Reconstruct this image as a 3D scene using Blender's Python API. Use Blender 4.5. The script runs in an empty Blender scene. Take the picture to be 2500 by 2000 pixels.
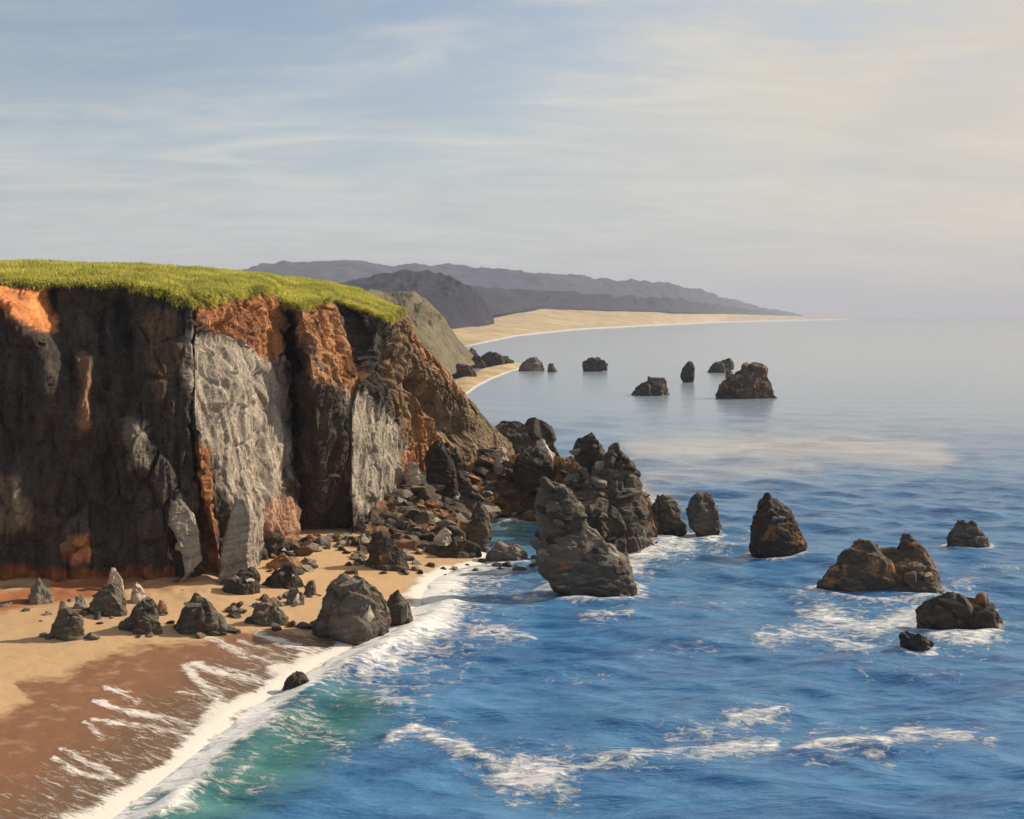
import bpy, math, random
import numpy as np

random.seed(7)
RNG = np.random.default_rng(11)
SC = bpy.context.scene
COL = SC.collection

# ------------------------------------------------------------------ camera, sky, sun, exposure
F, HZ, CX, H = 3018.0, 773.0, 1250.0, 30.0     # focal length and horizon in pixels of the 2500 px photograph, eye height in metres
cam_d = bpy.data.cameras.new('camera')
cam_d.sensor_width = 36.0
cam_d.lens = 36.0 * F / 2500.0
cam_d.shift_y = -(1000.0 - HZ) / 2500.0
cam_d.clip_start = 0.5
cam_d.clip_end = 80000.0
cam = bpy.data.objects.new('camera', cam_d)
cam.location = (0, 0, H)
cam.rotation_euler = (math.radians(90), 0, 0)
COL.objects.link(cam)
SC.camera = cam

SUN_AZ, SUN_EL = math.radians(64), math.radians(30)      # azimuth from +Y (into the picture) towards +X
sun_dir = np.array([math.sin(SUN_AZ) * math.cos(SUN_EL), math.cos(SUN_AZ) * math.cos(SUN_EL), math.sin(SUN_EL)])
sun_d = bpy.data.lights.new('sun', 'SUN')
sun_d.energy = 5.0
sun_d.angle = math.radians(0.6)
sun_d.color = (1.0, 0.87, 0.70)
sun = bpy.data.objects.new('sun', sun_d)
from mathutils import Vector
sun.rotation_euler = Vector(sun_dir).to_track_quat('Z', 'Y').to_euler()
sun.location = (200, 200, 250)
COL.objects.link(sun)

SC.view_settings.view_transform = 'Standard'
SC.view_settings.look = 'None'
SC.view_settings.exposure = 0.18
SC.view_settings.gamma = 1.0
SC.view_settings.use_curve_mapping = False

world = bpy.data.worlds.new('World')
SC.world = world
world.use_nodes = True


class NT:
    """small helper to write node trees"""
    def __init__(s, tree):
        s.t = tree
        tree.nodes.clear()

    def n(s, typ, **kw):
        nd = s.t.nodes.new(typ)
        for k, v in kw.items():
            if k.startswith('i_'):
                key = k[2:]
                key = int(key) if key.isdigit() else key
                sock = nd.inputs[key]
                if hasattr(v, 'links'):
                    s.t.links.new(v, sock)
                else:
                    sock.default_value = v
            else:
                setattr(nd, k, v)
        return nd

    def link(s, a, b):
        s.t.links.new(a, b)

    def math(s, op, a, b=None, c=None, clamp=False):
        nd = s.n('ShaderNodeMath', operation=op, use_clamp=clamp)
        for i, v in enumerate((a, b, c)):
            if v is None:
                continue
            if hasattr(v, 'links'):
                s.link(v, nd.inputs[i])
            else:
                nd.inputs[i].default_value = v
        return nd.outputs[0]

    def mix(s, fac, a, b, blend='MIX'):
        nd = s.n('ShaderNodeMix', data_type='RGBA', blend_type=blend)
        for sock, v in ((nd.inputs[0], fac), (nd.inputs[6], a), (nd.inputs[7], b)):
            if hasattr(v, 'links'):
                s.link(v, sock)
            else:
                sock.default_value = (*v, 1) if isinstance(v, tuple) and len(v) == 3 else v
        return nd.outputs[2]

    def ramp(s, fac, stops, interp='LINEAR'):
        nd = s.n('ShaderNodeValToRGB')
        cr = nd.color_ramp
        cr.interpolation = interp
        while len(cr.elements) < len(stops):
            cr.elements.new(0.5)
        for e, (p, c) in zip(cr.elements, stops):
            e.position = p
            e.color = (c, c, c, 1) if isinstance(c, (int, float)) else (*c, 1)
        s.link(fac, nd.inputs[0])
        return nd.outputs[0]

    def noise(s, vec, scale, detail=4, rough=0.55, dist=0.0, out='Fac'):
        nd = s.n('ShaderNodeTexNoise')
        s.link(vec, nd.inputs['Vector'])
        nd.inputs['Scale'].default_value = scale
        nd.inputs['Detail'].default_value = detail
        nd.inputs['Roughness'].default_value = rough
        nd.inputs['Distortion'].default_value = dist
        return nd.outputs[out]

    def mapping(s, vec, scale=(1, 1, 1), rot=(0, 0, 0), loc=(0, 0, 0)):
        nd = s.n('ShaderNodeMapping')
        s.link(vec, nd.inputs[0])
        nd.inputs['Scale'].default_value = scale
        nd.inputs['Rotation'].default_value = rot
        nd.inputs['Location'].default_value = loc
        return nd.outputs[0]


w = NT(world.node_tree)
sky = w.n('ShaderNodeTexSky', sky_type='NISHITA', sun_disc=False)
sky.sun_elevation = SUN_EL
sky.sun_rotation = SUN_AZ
sky.air_density = 1.0
sky.dust_density = 1.6
sky.ozone_density = 1.0
bg1 = w.n('ShaderNodeBackground', i_Color=sky.outputs[0], i_Strength=0.105)
# thin streaky cloud veil on a flat layer high above, thicker and warmer around the sun
tc = w.n('ShaderNodeTexCoord')
sep = w.n('ShaderNodeSeparateXYZ')
w.link(tc.outputs['Generated'], sep.inputs[0])
zz = w.math('ADD', w.math('MAXIMUM', sep.outputs[2], 0.0), 0.16)
com = w.n('ShaderNodeCombineXYZ')
w.link(w.math('DIVIDE', sep.outputs[0], zz), com.inputs[0])
w.link(w.math('DIVIDE', sep.outputs[1], zz), com.inputs[1])
cl_v = w.mapping(com.outputs[0], scale=(0.75, 1.1, 1), rot=(0, 0, 0.35))
n_big = w.noise(cl_v, 0.95, 5, 0.56, 1.2)
cl_f = w.mapping(com.outputs[0], scale=(0.9, 2.1, 1), rot=(0, 0, -0.3))
n_fine = w.noise(cl_f, 1.9, 7, 0.62, 1.6)
dot = w.n('ShaderNodeVectorMath', operation='DOT_PRODUCT')
w.link(tc.outputs['Generated'], dot.inputs[0])
dot.inputs[1].default_value = tuple(sun_dir)
glow = w.ramp(dot.outputs['Value'], [(0.34, 0.0), (0.90, 1.0)], 'EASE')
low = w.ramp(sep.outputs[2], [(0.0, 1.0), (0.26, 0.0)], 'EASE')
cov = w.math('ADD', w.math('MULTIPLY', n_big, 0.75), w.math('MULTIPLY', n_fine, 0.42))
cov = w.math('ADD', cov, w.math('MULTIPLY', glow, 0.50))
cov = w.math('ADD', cov, w.math('MULTIPLY', low, 0.38))
veil = w.ramp(cov, [(0.50, 0.10), (1.08, 0.95)], 'EASE')
cl_col = w.mix(glow, (0.50, 0.545, 0.555), (0.72, 0.61, 0.47))
cl_col = w.mix(w.ramp(n_fine, [(0.38, 0.0), (0.68, 0.40)]), cl_col, (0.78, 0.715, 0.61))
cl_col = w.mix(w.ramp(n_big, [(0.36, 0.38), (0.58, 0.0)]), cl_col, (0.43, 0.455, 0.47))
bg2 = w.n('ShaderNodeBackground', i_Color=cl_col, i_Strength=1.0)
mx = w.n('ShaderNodeMixShader')
w.link(veil, mx.inputs[0])
w.link(bg1.outputs[0], mx.inputs[1])
w.link(bg2.outputs[0], mx.inputs[2])
wo = w.n('ShaderNodeOutputWorld')
w.link(mx.outputs[0], wo.inputs[0])


# ------------------------------------------------------------------ numeric helpers
def P(px, py, D):
    return np.array([(px - CX) / F * D, D, H - (py - HZ) / F * D])


def pix(X, Y, Z):
    Y = np.maximum(Y, 1.0)
    return CX + F * X / Y, HZ + F * (H - Z) / Y


_perm = np.random.default_rng(3).permutation(256).astype(np.int64)
_perm = np.concatenate([_perm, _perm, _perm])
_g = np.random.default_rng(4).normal(size=(256, 3))
_g /= np.linalg.norm(_g, axis=1)[:, None]


def perlin(p, seed=0):
    p = np.asarray(p, float) + seed * 17.137
    i = np.floor(p).astype(np.int64)
    f = p - i
    i &= 255
    u = f * f * f * (f * (f * 6 - 15) + 10)
    r = 0
    for dx in (0, 1):
        for dy in (0, 1):
            for dz in (0, 1):
                h = _perm[_perm[_perm[(i[..., 0] + dx) & 255] + ((i[..., 1] + dy) & 255)] + ((i[..., 2] + dz) & 255)]
                g = _g[h]
                d = (g[..., 0] * (f[..., 0] - dx) + g[..., 1] * (f[..., 1] - dy) + g[..., 2] * (f[..., 2] - dz))
                wt = ((u[..., 0] if dx else 1 - u[..., 0]) * (u[..., 1] if dy else 1 - u[..., 1]) * (u[..., 2] if dz else 1 - u[..., 2]))
                r = r + d * wt
    return r * 1.5


def fbm(p, octv=4, gain=0.5, seed=0, ridged=False):
    p = np.asarray(p, float)
    a, s, r = 1.0, 1.0, 0
    for o in range(octv):
        n = perlin(p * s, seed + o * 3)
        if ridged:
            n = 1 - 2 * np.abs(n)
        r = r + a * n
        a *= gain
        s *= 2.03
    return r


def worley(p, seed=0):
    """distance to the nearest and second nearest cell point, and the nearest cell's own random number"""
    p = np.asarray(p, float) + seed * 7.77
    i = np.floor(p).astype(np.int64)
    f1 = np.full(p.shape[:-1], 9.0)
    f2 = np.full(p.shape[:-1], 9.0)
    cid = np.zeros(p.shape[:-1])
    for dx in (-1, 0, 1):
        for dy in (-1, 0, 1):
            for dz in (-1, 0, 1):
                c = i + np.array([dx, dy, dz])
                cc = c & 255
                h = _perm[_perm[_perm[cc[..., 0]] + cc[..., 1]] + cc[..., 2]]
                q = c + 0.5 + 0.42 * _g[h]
                d = np.sqrt(((q - p) ** 2).sum(-1))
                m = d < f1
                f2 = np.where(m, f1, np.minimum(f2, d))
                cid = np.where(m, _perm[h + 31] / 255.0, cid)
                f1 = np.where(m, d, f1)
    return f1, f2, cid


def smooth(a, b, x):
    t = np.clip((x - a) / (b - a), 0, 1)
    return t * t * (3 - 2 * t)


def poly_dist(x, y, pts):
    """distance to a polyline, and where along it (0..1) the nearest point lies"""
    best = np.full(x.shape, 1e9)
    par = np.zeros(x.shape)
    pts = np.asarray(pts, float)
    seg = np.linalg.norm(np.diff(pts, axis=0), axis=1)
    tot = max(seg.sum(), 1e-6)
    acc = 0.0
    for k in range(len(pts) - 1):
        a, b = pts[k], pts[k + 1]
        d = b - a
        t = np.clip(((x - a[0]) * d[0] + (y - a[1]) * d[1]) / max(d @ d, 1e-9), 0, 1)
        q = np.hypot(x - a[0] - t * d[0], y - a[1] - t * d[1])
        m = q < best
        best = np.where(m, q, best)
        par = np.where(m, (acc + t * seg[k]) / tot, par)
        acc += seg[k]
    return best, par


def signed_line(x, y, pts):
    """signed distance to a polyline: positive on its left"""
    best = np.full(x.shape, 1e9)
    sg = np.zeros(x.shape)
    pts = np.asarray(pts, float)
    for k in range(len(pts) - 1):
        a, b = pts[k], pts[k + 1]
        d = b - a
        t = np.clip(((x - a[0]) * d[0] + (y - a[1]) * d[1]) / (d @ d), 0, 1)
        q = np.hypot(x - a[0] - t * d[0], y - a[1] - t * d[1])
        s = np.sign(d[0] * (y - a[1]) - d[1] * (x - a[0]))
        m = q < best - 1e-9
        best = np.where(m, q, best)
        sg = np.where(m, s, sg)
    return best * sg


def in_poly(x, y, poly):
    r = np.zeros(x.shape, bool)
    n = len(poly)
    for k in range(n):
        x1, y1 = poly[k]
        x2, y2 = poly[(k + 1) % n]
        c = ((y1 > y) != (y2 > y)) & (x < (x2 - x1) * (y - y1) / ((y2 - y1) or 1e-9) + x1)
        r ^= c
    return r


# ------------------------------------------------------------------ mesh helpers
def make_mesh(name, verts, faces, smooth_shade=False, attrs=None):
    verts = np.asarray(verts, np.float32).reshape(-1, 3)
    faces = np.asarray(faces, np.int32)
    k = faces.shape[1]
    me = bpy.data.meshes.new(name)
    me.vertices.add(len(verts))
    me.vertices.foreach_set('co', verts.ravel())
    me.loops.add(faces.size)
    me.loops.foreach_set('vertex_index', faces.ravel())
    me.polygons.add(len(faces))
    me.polygons.foreach_set('loop_start', np.arange(0, faces.size, k, dtype=np.int32))
    try:
        me.polygons.foreach_set('loop_total', np.full(len(faces), k, np.int32))
    except Exception:
        pass
    me.update(calc_edges=True)
    me.polygons.foreach_set('use_smooth', np.full(len(faces), smooth_shade))
    for an, av in (attrs or {}).items():
        av = np.asarray(av, np.float32)
        if av.ndim == 1:
            at = me.attributes.new(an, 'FLOAT', 'POINT')
            at.data.foreach_set('value', av)
        else:
            at = me.attributes.new(an, 'FLOAT_COLOR', 'POINT')
            c = np.ones((len(av), 4), np.float32)
            c[:, :3] = av
            at.data.foreach_set('color', c.ravel())
    me.validate()
    return me


def grid_faces(nu, nv, wrap=False):
    """vertex (i, j) -> i * nv + j"""
    iu = np.arange(nu if wrap else nu - 1)
    a, b = np.meshgrid(iu, np.arange(nv - 1), indexing='ij')
    a2 = (a + 1) % nu
    return np.stack([a * nv + b, a2 * nv + b, a2 * nv + b + 1, a * nv + b + 1], -1).reshape(-1, 4)


def link(name, me, mat, parent=None, loc=None):
    o = bpy.data.objects.new(name, me)
    COL.objects.link(o)
    if mat is not None and not me.materials:
        me.materials.append(mat)
    if loc is not None:
        o.location = loc
    if parent is not None:
        o.parent = parent
    return o


def tag(o, label=None, cat=None, group=None, kind=None):
    for k, v in (('label', label), ('category', cat), ('group', group), ('kind', kind)):
        if v:
            o[k] = v
    return o


# ------------------------------------------------------------------ materials
def new_mat(name):
    m = bpy.data.materials.new(name)
    m.use_nodes = True
    return m, NT(m.node_tree)


def finish(t, color, rough, normal=None, spec=0.3, ior=None):
    b = t.n('ShaderNodeBsdfPrincipled')
    for sock, v in (('Base Color', color), ('Roughness', rough), ('Specular IOR Level', spec)):
        if hasattr(v, 'links'):
            t.link(v, b.inputs[sock])
        else:
            b.inputs[sock].default_value = (*v, 1) if isinstance(v, tuple) else v
    if ior:
        b.inputs['IOR'].default_value = ior
    if normal is not None:
        t.link(normal, b.inputs['Normal'])
    o = t.n('ShaderNodeOutputMaterial')
    t.link(b.outputs[0], o.inputs[0])
    return b


def bump(t, height, strength, dist, normal=None):
    nd = t.n('ShaderNodeBump')
    t.link(height, nd.inputs['Height'])
    nd.inputs['Strength'].default_value = strength
    nd.inputs['Distance'].default_value = dist
    if normal is not None:
        t.link(normal, nd.inputs['Normal'])
    return nd.outputs[0]


def attr(t, name, out='Fac'):
    return t.n('ShaderNodeAttribute', attribute_name=name).outputs[out]


def earth_mat(name, bump_d=0.22, scale=0.6):
    """rock and soil that carries its geology, and some painted shade, in the attribute tint"""
    m, t = new_mat(name)
    pos = t.n('ShaderNodeNewGeometry').outputs['Position']
    st = t.mapping(pos, scale=(1, 1, 0.35))
    n1 = t.noise(st, scale, 6, 0.62, 0.3)
    n2 = t.noise(pos, scale * 4.5, 5, 0.65)
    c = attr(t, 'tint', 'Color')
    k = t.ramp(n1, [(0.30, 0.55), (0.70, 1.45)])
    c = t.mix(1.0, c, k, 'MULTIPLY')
    k2 = t.ramp(n2, [(0.28, 0.62), (0.72, 1.35)])
    c = t.mix(1.0, c, k2, 'MULTIPLY')
    nb = bump(t, n2, 0.9, bump_d)
    nb = bump(t, t.noise(st, scale * 14, 4, 0.7), 0.6, bump_d * 0.35, nb)
    finish(t, c, 0.92, nb, 0.2)
    return m


def rock_mat(name, dark, mid, pale, pale_amt=0.5, rust=(0.20, 0.085, 0.035), rust_amt=0.35):
    m, t = new_mat(name)
    geo = t.n('ShaderNodeNewGeometry')
    pos = geo.outputs['Position']
    rnd = t.n('ShaderNodeObjectInfo').outputs['Random']
    n1 = t.noise(pos, 0.16, 3, 0.5, 0.4)
    n2 = t.noise(pos, 2.4, 5, 0.6)
    n3 = t.noise(pos, 0.55, 3, 0.5, 0.6)
    c = t.mix(t.ramp(n1, [(0.36, 0.0), (0.64, 1.0)]), dark, mid)
    # bedding bands
    bed = t.noise(t.mapping(t.mapping(pos, rot=(0.12, 0.22, 0)), scale=(0.10, 0.10, 1.9)), 1.0, 4, 0.6, 0.2)
    c = t.mix(1.0, c, t.ramp(bed, [(0.32, 0.68), (0.66, 1.30)]), 'MULTIPLY')
    c = t.mix(1.0, c, t.ramp(n2, [(0.30, 0.80), (0.70, 1.20)]), 'MULTIPLY')
    # paler on upward faces, broken up by noise
    sn = t.n('ShaderNodeSeparateXYZ')
    t.link(geo.outputs['Normal'], sn.inputs[0])
    led = t.math('MULTIPLY', t.ramp(sn.outputs[2], [(0.45, 0.0), (0.85, 1.0)]), t.ramp(n3, [(0.40, 0.15), (0.60, 1.0)]))
    c = t.mix(t.math('MULTIPLY', led, 0.25 + 0.55 * pale_amt), c, pale)
    rf = t.ramp(n3, [(0.56, 0.0), (0.68, rust_amt)])
    c = t.mix(rf, c, rust)
    # each stone has a tone of its own
    c = t.mix(1.0, c, t.ramp(rnd, [(0.0, 0.75), (1.0, 1.30)]), 'MULTIPLY')
    # wet and dark near the tide line
    sepz = t.n('ShaderNodeSeparateXYZ')
    t.link(pos, sepz.inputs[0])
    wet = t.ramp(t.math('ADD', sepz.outputs[2], t.math('MULTIPLY', t.math('SUBTRACT', n1, 0.5), 2.0)), [(0.35, 1.0), (1.0, 0.0)])
    c = t.mix(t.math('MULTIPLY', wet, 0.55), c, (0.02, 0.017, 0.014))
    nb = bump(t, n2, 0.6, 0.25)
    nb = bump(t, t.noise(pos, 7.0, 4, 0.65), 0.45, 0.07, nb)
    rg = t.math('SUBTRACT', 0.9, t.math('MULTIPLY', wet, 0.45))
    finish(t, c, rg, nb, 0.3)
    return m


M_cliff = earth_mat('cliff_rock')
M_rock = rock_mat('sea_rock', (0.060, 0.049, 0.036), (0.128, 0.106, 0.078), (0.30, 0.26, 0.20), 0.45)
M_pale = rock_mat('pale_rock', (0.17, 0.145, 0.115), (0.26, 0.225, 0.175), (0.38, 0.33, 0.26), 0.4, rust_amt=0.15)
M_black = rock_mat('dark_rock', (0.034, 0.028, 0.021), (0.060, 0.049, 0.036), (0.19, 0.16, 0.12), 0.15)
M_rust = rock_mat('rusty_rock', (0.10, 0.05, 0.027), (0.24, 0.125, 0.06), (0.42, 0.30, 0.18), 0.3, (0.40, 0.16, 0.05), 0.7)
M_cream = rock_mat('cream_rock', (0.36, 0.29, 0.21), (0.50, 0.42, 0.32), (0.60, 0.54, 0.45), 0.5, rust_amt=0.2)
M_rustcap = rock_mat('stack_rock', (0.046, 0.034, 0.023), (0.078, 0.058, 0.038), (0.22, 0.18, 0.13), 0.15, (0.36, 0.15, 0.055), 0.9)

# grass
m, t = new_mat('grass_turf')
pos = t.n('ShaderNodeNewGeometry').outputs['Position']
gn = t.noise(t.mapping(pos, scale=(1, 0.45, 1)), 0.22, 5, 0.6)
gf = t.noise(pos, 2.2, 4, 0.65)
c = t.mix(t.ramp(gn, [(0.38, 0.0), (0.62, 1.0)]), (0.17, 0.185, 0.02), (0.42, 0.38, 0.05))
c = t.mix(t.ramp(gf, [(0.45, 0.0), (0.7, 0.6)]), c, (0.12, 0.10, 0.025))
finish(t, c, 0.9, bump(t, gf, 0.9, 0.3), 0.15)
M_turf = m
m, t = new_mat('grass_blades')
pos = t.n('ShaderNodeNewGeometry').outputs['Position']
gn = t.noise(t.mapping(pos, scale=(1, 0.45, 1)), 0.25, 5, 0.62)
c = t.mix(t.ramp(gn, [(0.36, 0.0), (0.64, 1.0)]), (0.23, 0.265, 0.035), (0.66, 0.63, 0.10))
c = t.mix(t.ramp(t.noise(pos, 0.11, 4, 0.6, 0.5), [(0.46, 0.0), (0.60, 0.75)]), c, (0.20, 0.19, 0.035))
c = t.mix(t.math('MULTIPLY', attr(t, 'dry'), 0.75), c, (0.82, 0.70, 0.20))
b = finish(t, c, 0.7, None, 0.2)
tr = t.n('ShaderNodeBsdfTranslucent')
t.link(c, tr.inputs[0])
ms = t.n('ShaderNodeMixShader', i_0=0.35)
t.link(b.outputs[0], ms.inputs[1])
t.link(tr.outputs[0], ms.inputs[2])
t.link(ms.outputs[0], [n for n in t.t.nodes if n.type == 'OUTPUT_MATERIAL'][0].inputs[0])
M_blade = m

# beach sand: dry, wet and clay-red, with lace of swash foam
m, t = new_mat('beach_sand')
pos = t.n('ShaderNodeNewGeometry').outputs['Position']
wet, foam, clay = attr(t, 'wet'), attr(t, 'foam'), attr(t, 'clay')
ns = t.noise(pos, 0.7, 5, 0.6)
nf = t.noise(pos, 6.0, 5, 0.7)
dry = t.mix(ns, (0.50, 0.305, 0.145), (0.62, 0.41, 0.21))
dry = t.mix(t.ramp(nf, [(0.35, 0.5), (0.6, 0.0)]), dry, (0.36, 0.23, 0.12))
wf = t.math('ADD', wet, t.math('MULTIPLY', t.math('SUBTRACT', ns, 0.5), 0.55))
c = t.mix(t.ramp(wf, [(0.22, 0.0), (0.46, 1.0)]), dry, (0.215, 0.092, 0.038))
c = t.mix(t.ramp(wf, [(0.55, 0.0), (1.0, 1.0)]), c, (0.175, 0.107, 0.062))
c = t.mix(t.math('MULTIPLY', t.ramp(nf, [(0.4, 0.0), (0.75, 0.45)]), wet), c, (0.26, 0.17, 0.10))
c = t.mix(t.ramp(t.math('ADD', clay, t.math('MULTIPLY', t.math('SUBTRACT', nf, 0.5), 0.7)), [(0.3, 0.0), (0.7, 0.9)]), c, (0.33, 0.105, 0.035))
fl = t.noise(t.mapping(t.mapping(pos, rot=(0, 0, 0.55)), scale=(0.34, 1.5, 1)), 1.9, 7, 0.72, 0.8)
ff = t.math('ADD', foam, t.math('MULTIPLY', t.math('SUBTRACT', fl, 0.5), 3.4))
ff = t.ramp(ff, [(0.42, 0.0), (1.15, 0.92)])
ff = t.math('MULTIPLY', ff, t.ramp(foam, [(0.04, 0.0), (0.20, 1.0)]))
c = t.mix(ff, c, (0.80, 0.74, 0.66))
rg = t.mix(t.ramp(wf, [(0.4, 0.0), (0.9, 1.0)]), (0.95, 0.95, 0.95), (0.24, 0.24, 0.24))
rg = t.mix(ff, rg, (0.8, 0.8, 0.8))
nb = bump(t, nf, 0.5, 0.08)
nb = bump(t, ff, 0.6, 0.12, nb)
finish(t, c, rg, nb, 0.5)
M_sand = m

# sea
m, t = new_mat('sea_water')
pos = t.n('ShaderNodeNewGeometry').outputs['Position']
foam, shal, sky_sheen = attr(t, 'foam'), attr(t, 'shallow'), attr(t, 'sky_sheen')
wv = t.mapping(pos, scale=(0.30, 1.0, 1.0))
w1 = t.noise(wv, 0.33, 4, 0.6, 0.4)
w2 = t.noise(t.mapping(pos, scale=(0.45, 1.0, 1.0), rot=(0, 0, 0.3)), 1.15, 5, 0.65, 0.3)
w3 = t.noise(t.mapping(pos, scale=(0.35, 1.0, 1.0)), 0.05, 4, 0.6, 0.3)
deep = t.mix(t.ramp(t.math('ADD', t.math('MULTIPLY', w1, 0.6), t.math('MULTIPLY', w2, 0.4)), [(0.40, 0.0), (0.60, 1.0)]), (0.010, 0.074, 0.240), (0.072, 0.225, 0.425))
deep = t.mix(t.ramp(w3, [(0.35, 0.0), (0.7, 0.6)]), deep, (0.095, 0.26, 0.42))
teal = t.mix(t.ramp(w1, [(0.35, 0.0), (0.65, 1.0)]), (0.020, 0.115, 0.120), (0.080, 0.225, 0.215))
c = t.mix(shal, deep, teal)
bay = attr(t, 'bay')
c = t.mix(t.math('MULTIPLY', bay, 0.8), c, (0.37, 0.40, 0.40))  # reflected sky painted into the body colour of the far water
c = t.mix(t.math('MULTIPLY', sky_sheen, 0.75), c, (0.56, 0.51, 0.45))  # painted reflection bands, colour only
fl = t.noise(t.mapping(pos, scale=(0.55, 1.0, 1.0)), 1.5, 7, 0.70, 0.7)
fv = t.n('ShaderNodeTexVoronoi', feature='DISTANCE_TO_EDGE')
t.link(t.mapping(pos, scale=(0.6, 1.0, 1.0)), fv.inputs['Vector'])
fv.inputs['Scale'].default_value = 0.85
lace = t.ramp(fv.outputs['Distance'], [(0.02, 0.30), (0.22, -0.0)])
ff = t.math('ADD', foam, t.math('MULTIPLY', t.math('SUBTRACT', fl, 0.5), 2.6))
ff = t.math('ADD', ff, t.math('MULTIPLY', lace, 0.5))
ff = t.ramp(ff, [(0.40, 0.0), (1.15, 0.95)])
ff = t.math('MULTIPLY', ff, t.ramp(foam, [(0.03, 0.0), (0.22, 1.0)]))
c = t.mix(ff, c, (0.82, 0.80, 0.76))
nb = bump(t, w1, 1.0, 0.55)
t.link(t.ramp(bay, [(0.0, 1.0), (1.0, 0.22)]), nb.node.inputs['Strength'])
nb = bump(t, w2, 1.0, 0.16, nb)
t.link(t.ramp(bay, [(0.0, 1.0), (1.0, 0.15)]), nb.node.inputs['Strength'])
nb = bump(t, ff, 0.7, 0.22, nb)
rg = t.mix(ff, (0.16, 0.16, 0.16), (0.85, 0.85, 0.85))
finish(t, c, rg, nb, 0.36, 1.33)
M_sea = m

# far land
def land_mat(name, a, b_, sc):
    m, t = new_mat(name)
    pos = t.n('ShaderNodeNewGeometry').outputs['Position']
    n1 = t.noise(pos, sc, 6, 0.62, 0.3)
    n2 = t.noise(pos, sc * 7, 5, 0.65)
    c = t.mix(t.ramp(n1, [(0.36, 0.0), (0.64, 1.0)]), a, b_)
    c = t.mix(1.0, c, t.ramp(n2, [(0.3, 0.65), (0.7, 1.35)]), 'MULTIPLY')
    finish(t, c, 0.95, bump(t, n2, 0.8, 1.2 / (sc * 60)), 0.1)
    return m


M_near_head = land_mat('headland_slope', (0.095, 0.082, 0.052), (0.19, 0.158, 0.10), 0.035)
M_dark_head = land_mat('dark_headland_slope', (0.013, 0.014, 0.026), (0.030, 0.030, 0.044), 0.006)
M_hills = land_mat('hill_woods', (0.030, 0.036, 0.062), (0.062, 0.068, 0.100), 0.0022)  # haze blue painted into the base colour
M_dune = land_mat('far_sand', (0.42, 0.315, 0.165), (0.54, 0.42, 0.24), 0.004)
M_wash = land_mat('far_surf', (0.72, 0.68, 0.60), (0.80, 0.77, 0.70), 0.02)

# ------------------------------------------------------------------ the cliff: keys are (base, mid, top); base = px, depth, height; mid and top = px, py, depth
KEYS = [
    ((-900, 116, 3.0), (-900, 1000, 118), (-900, 690, 121)),
    ((-300, 121, 3.0), (-300, 1050, 122), (-300, 690, 125)),
    ((0, 124, 3.0), (0, 1060, 125), (0, 692, 128)),
    ((120, 125, 3.0), (118, 1050, 125), (118, 690, 128.5)),
    ((250, 128, 3.0), (260, 1050, 128), (300, 692, 131)),
    ((400, 129.5, 3.0), (390, 1050, 129), (400, 706, 131.5)),
    ((470, 131, 3.0), (457, 1050, 129.5), (466, 738, 131.5)),
    ((500, 136, 3.0), (470, 1050, 137), (478, 735, 138)),
    ((552, 131.5, 2.6), (478, 1050, 130), (484, 722, 134)),
    ((640, 140, 2.4), (600, 1000, 142), (560, 716, 147)),
    ((702, 152, 2.2), (672, 940, 152), (632, 702, 158)),
    ((718, 163, 2.2), (715, 940, 163), (662, 712, 168)),
    ((790, 164, 2.2), (768, 940, 152.5), (736, 752, 158)),
    ((848, 165, 2.2), (855, 960, 164), (786, 724, 168)),
    ((858, 170, 2.2), (862, 985, 170), (810, 724, 177)),
    ((866, 162, 2.2), (862, 1000, 163), (938, 776, 175)),
    ((988, 187, 2.0), (968, 1000, 187), (955, 765, 196)),
    ((1012, 191, 2.5), (990, 960, 193), (980, 759, 201)),
    ((1062, 195, 3.2), (1050, 1000, 198), (1032, 840, 205)),
    ((1120, 200, 3.8), (1110, 1060, 203), (1116, 938, 209)),
    ((1190, 206, 4.6), (1185, 1100, 208), (1200, 1038, 214)),
    ((1262, 213, 5.0), (1258, 1120, 216), (1250, 1082, 219)),
    ((1225, 245, -1), (1205, 1060, 224), (1198, 1042, 217)),
    ((1160, 275, -1), (1130, 985, 226), (1112, 944, 212)),
    ((1090, 300, -1), (1050, 900, 230), (1028, 846, 209)),
    ((1010, 320, -1), (985, 850, 250), (972, 768, 212)),
    ((900, 380, -1), (890, 850, 330), (880, 780, 290)),
    ((300, 430, -1), (300, 850, 420), (300, 790, 410)),
]
kb, km, kt = [], [], []
for b_, m_, t_ in KEYS:
    kb.append(((b_[0] - CX) / F * b_[1], b_[1], b_[2] - 1.5))
    km.append(P(*m_))
    kt.append(P(*t_))
kb, km, kt = map(lambda a: np.array(a, float), (kb, km, kt))
K_GRASS_END = 17
us = []
for k in range(len(KEYS) - 1):
    L = max(np.linalg.norm(kb[k + 1] - kb[k]), np.linalg.norm(km[k + 1] - km[k]), np.linalg.norm(kt[k + 1] - kt[k]))
    step = 0.22 if 1 < k < 21 else 2.0
    if k == 1:
        step = 0.4
    us.append(k + np.linspace(0, 1, max(2, int(L / step)), endpoint=False))
us = np.concatenate(us + [np.array([len(KEYS) - 1.0])])
NV = 170
vs = np.linspace(0, 1, NV)


def at_key(arr, u):
    i = np.minimum(u.astype(int), len(arr) - 2)
    f = (u - i)[:, None]
    return arr[i] * (1 - f) + arr[i + 1] * f


B_, M_, T_ = at_key(kb, us), at_key(km, us), at_key(kt, us)
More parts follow.
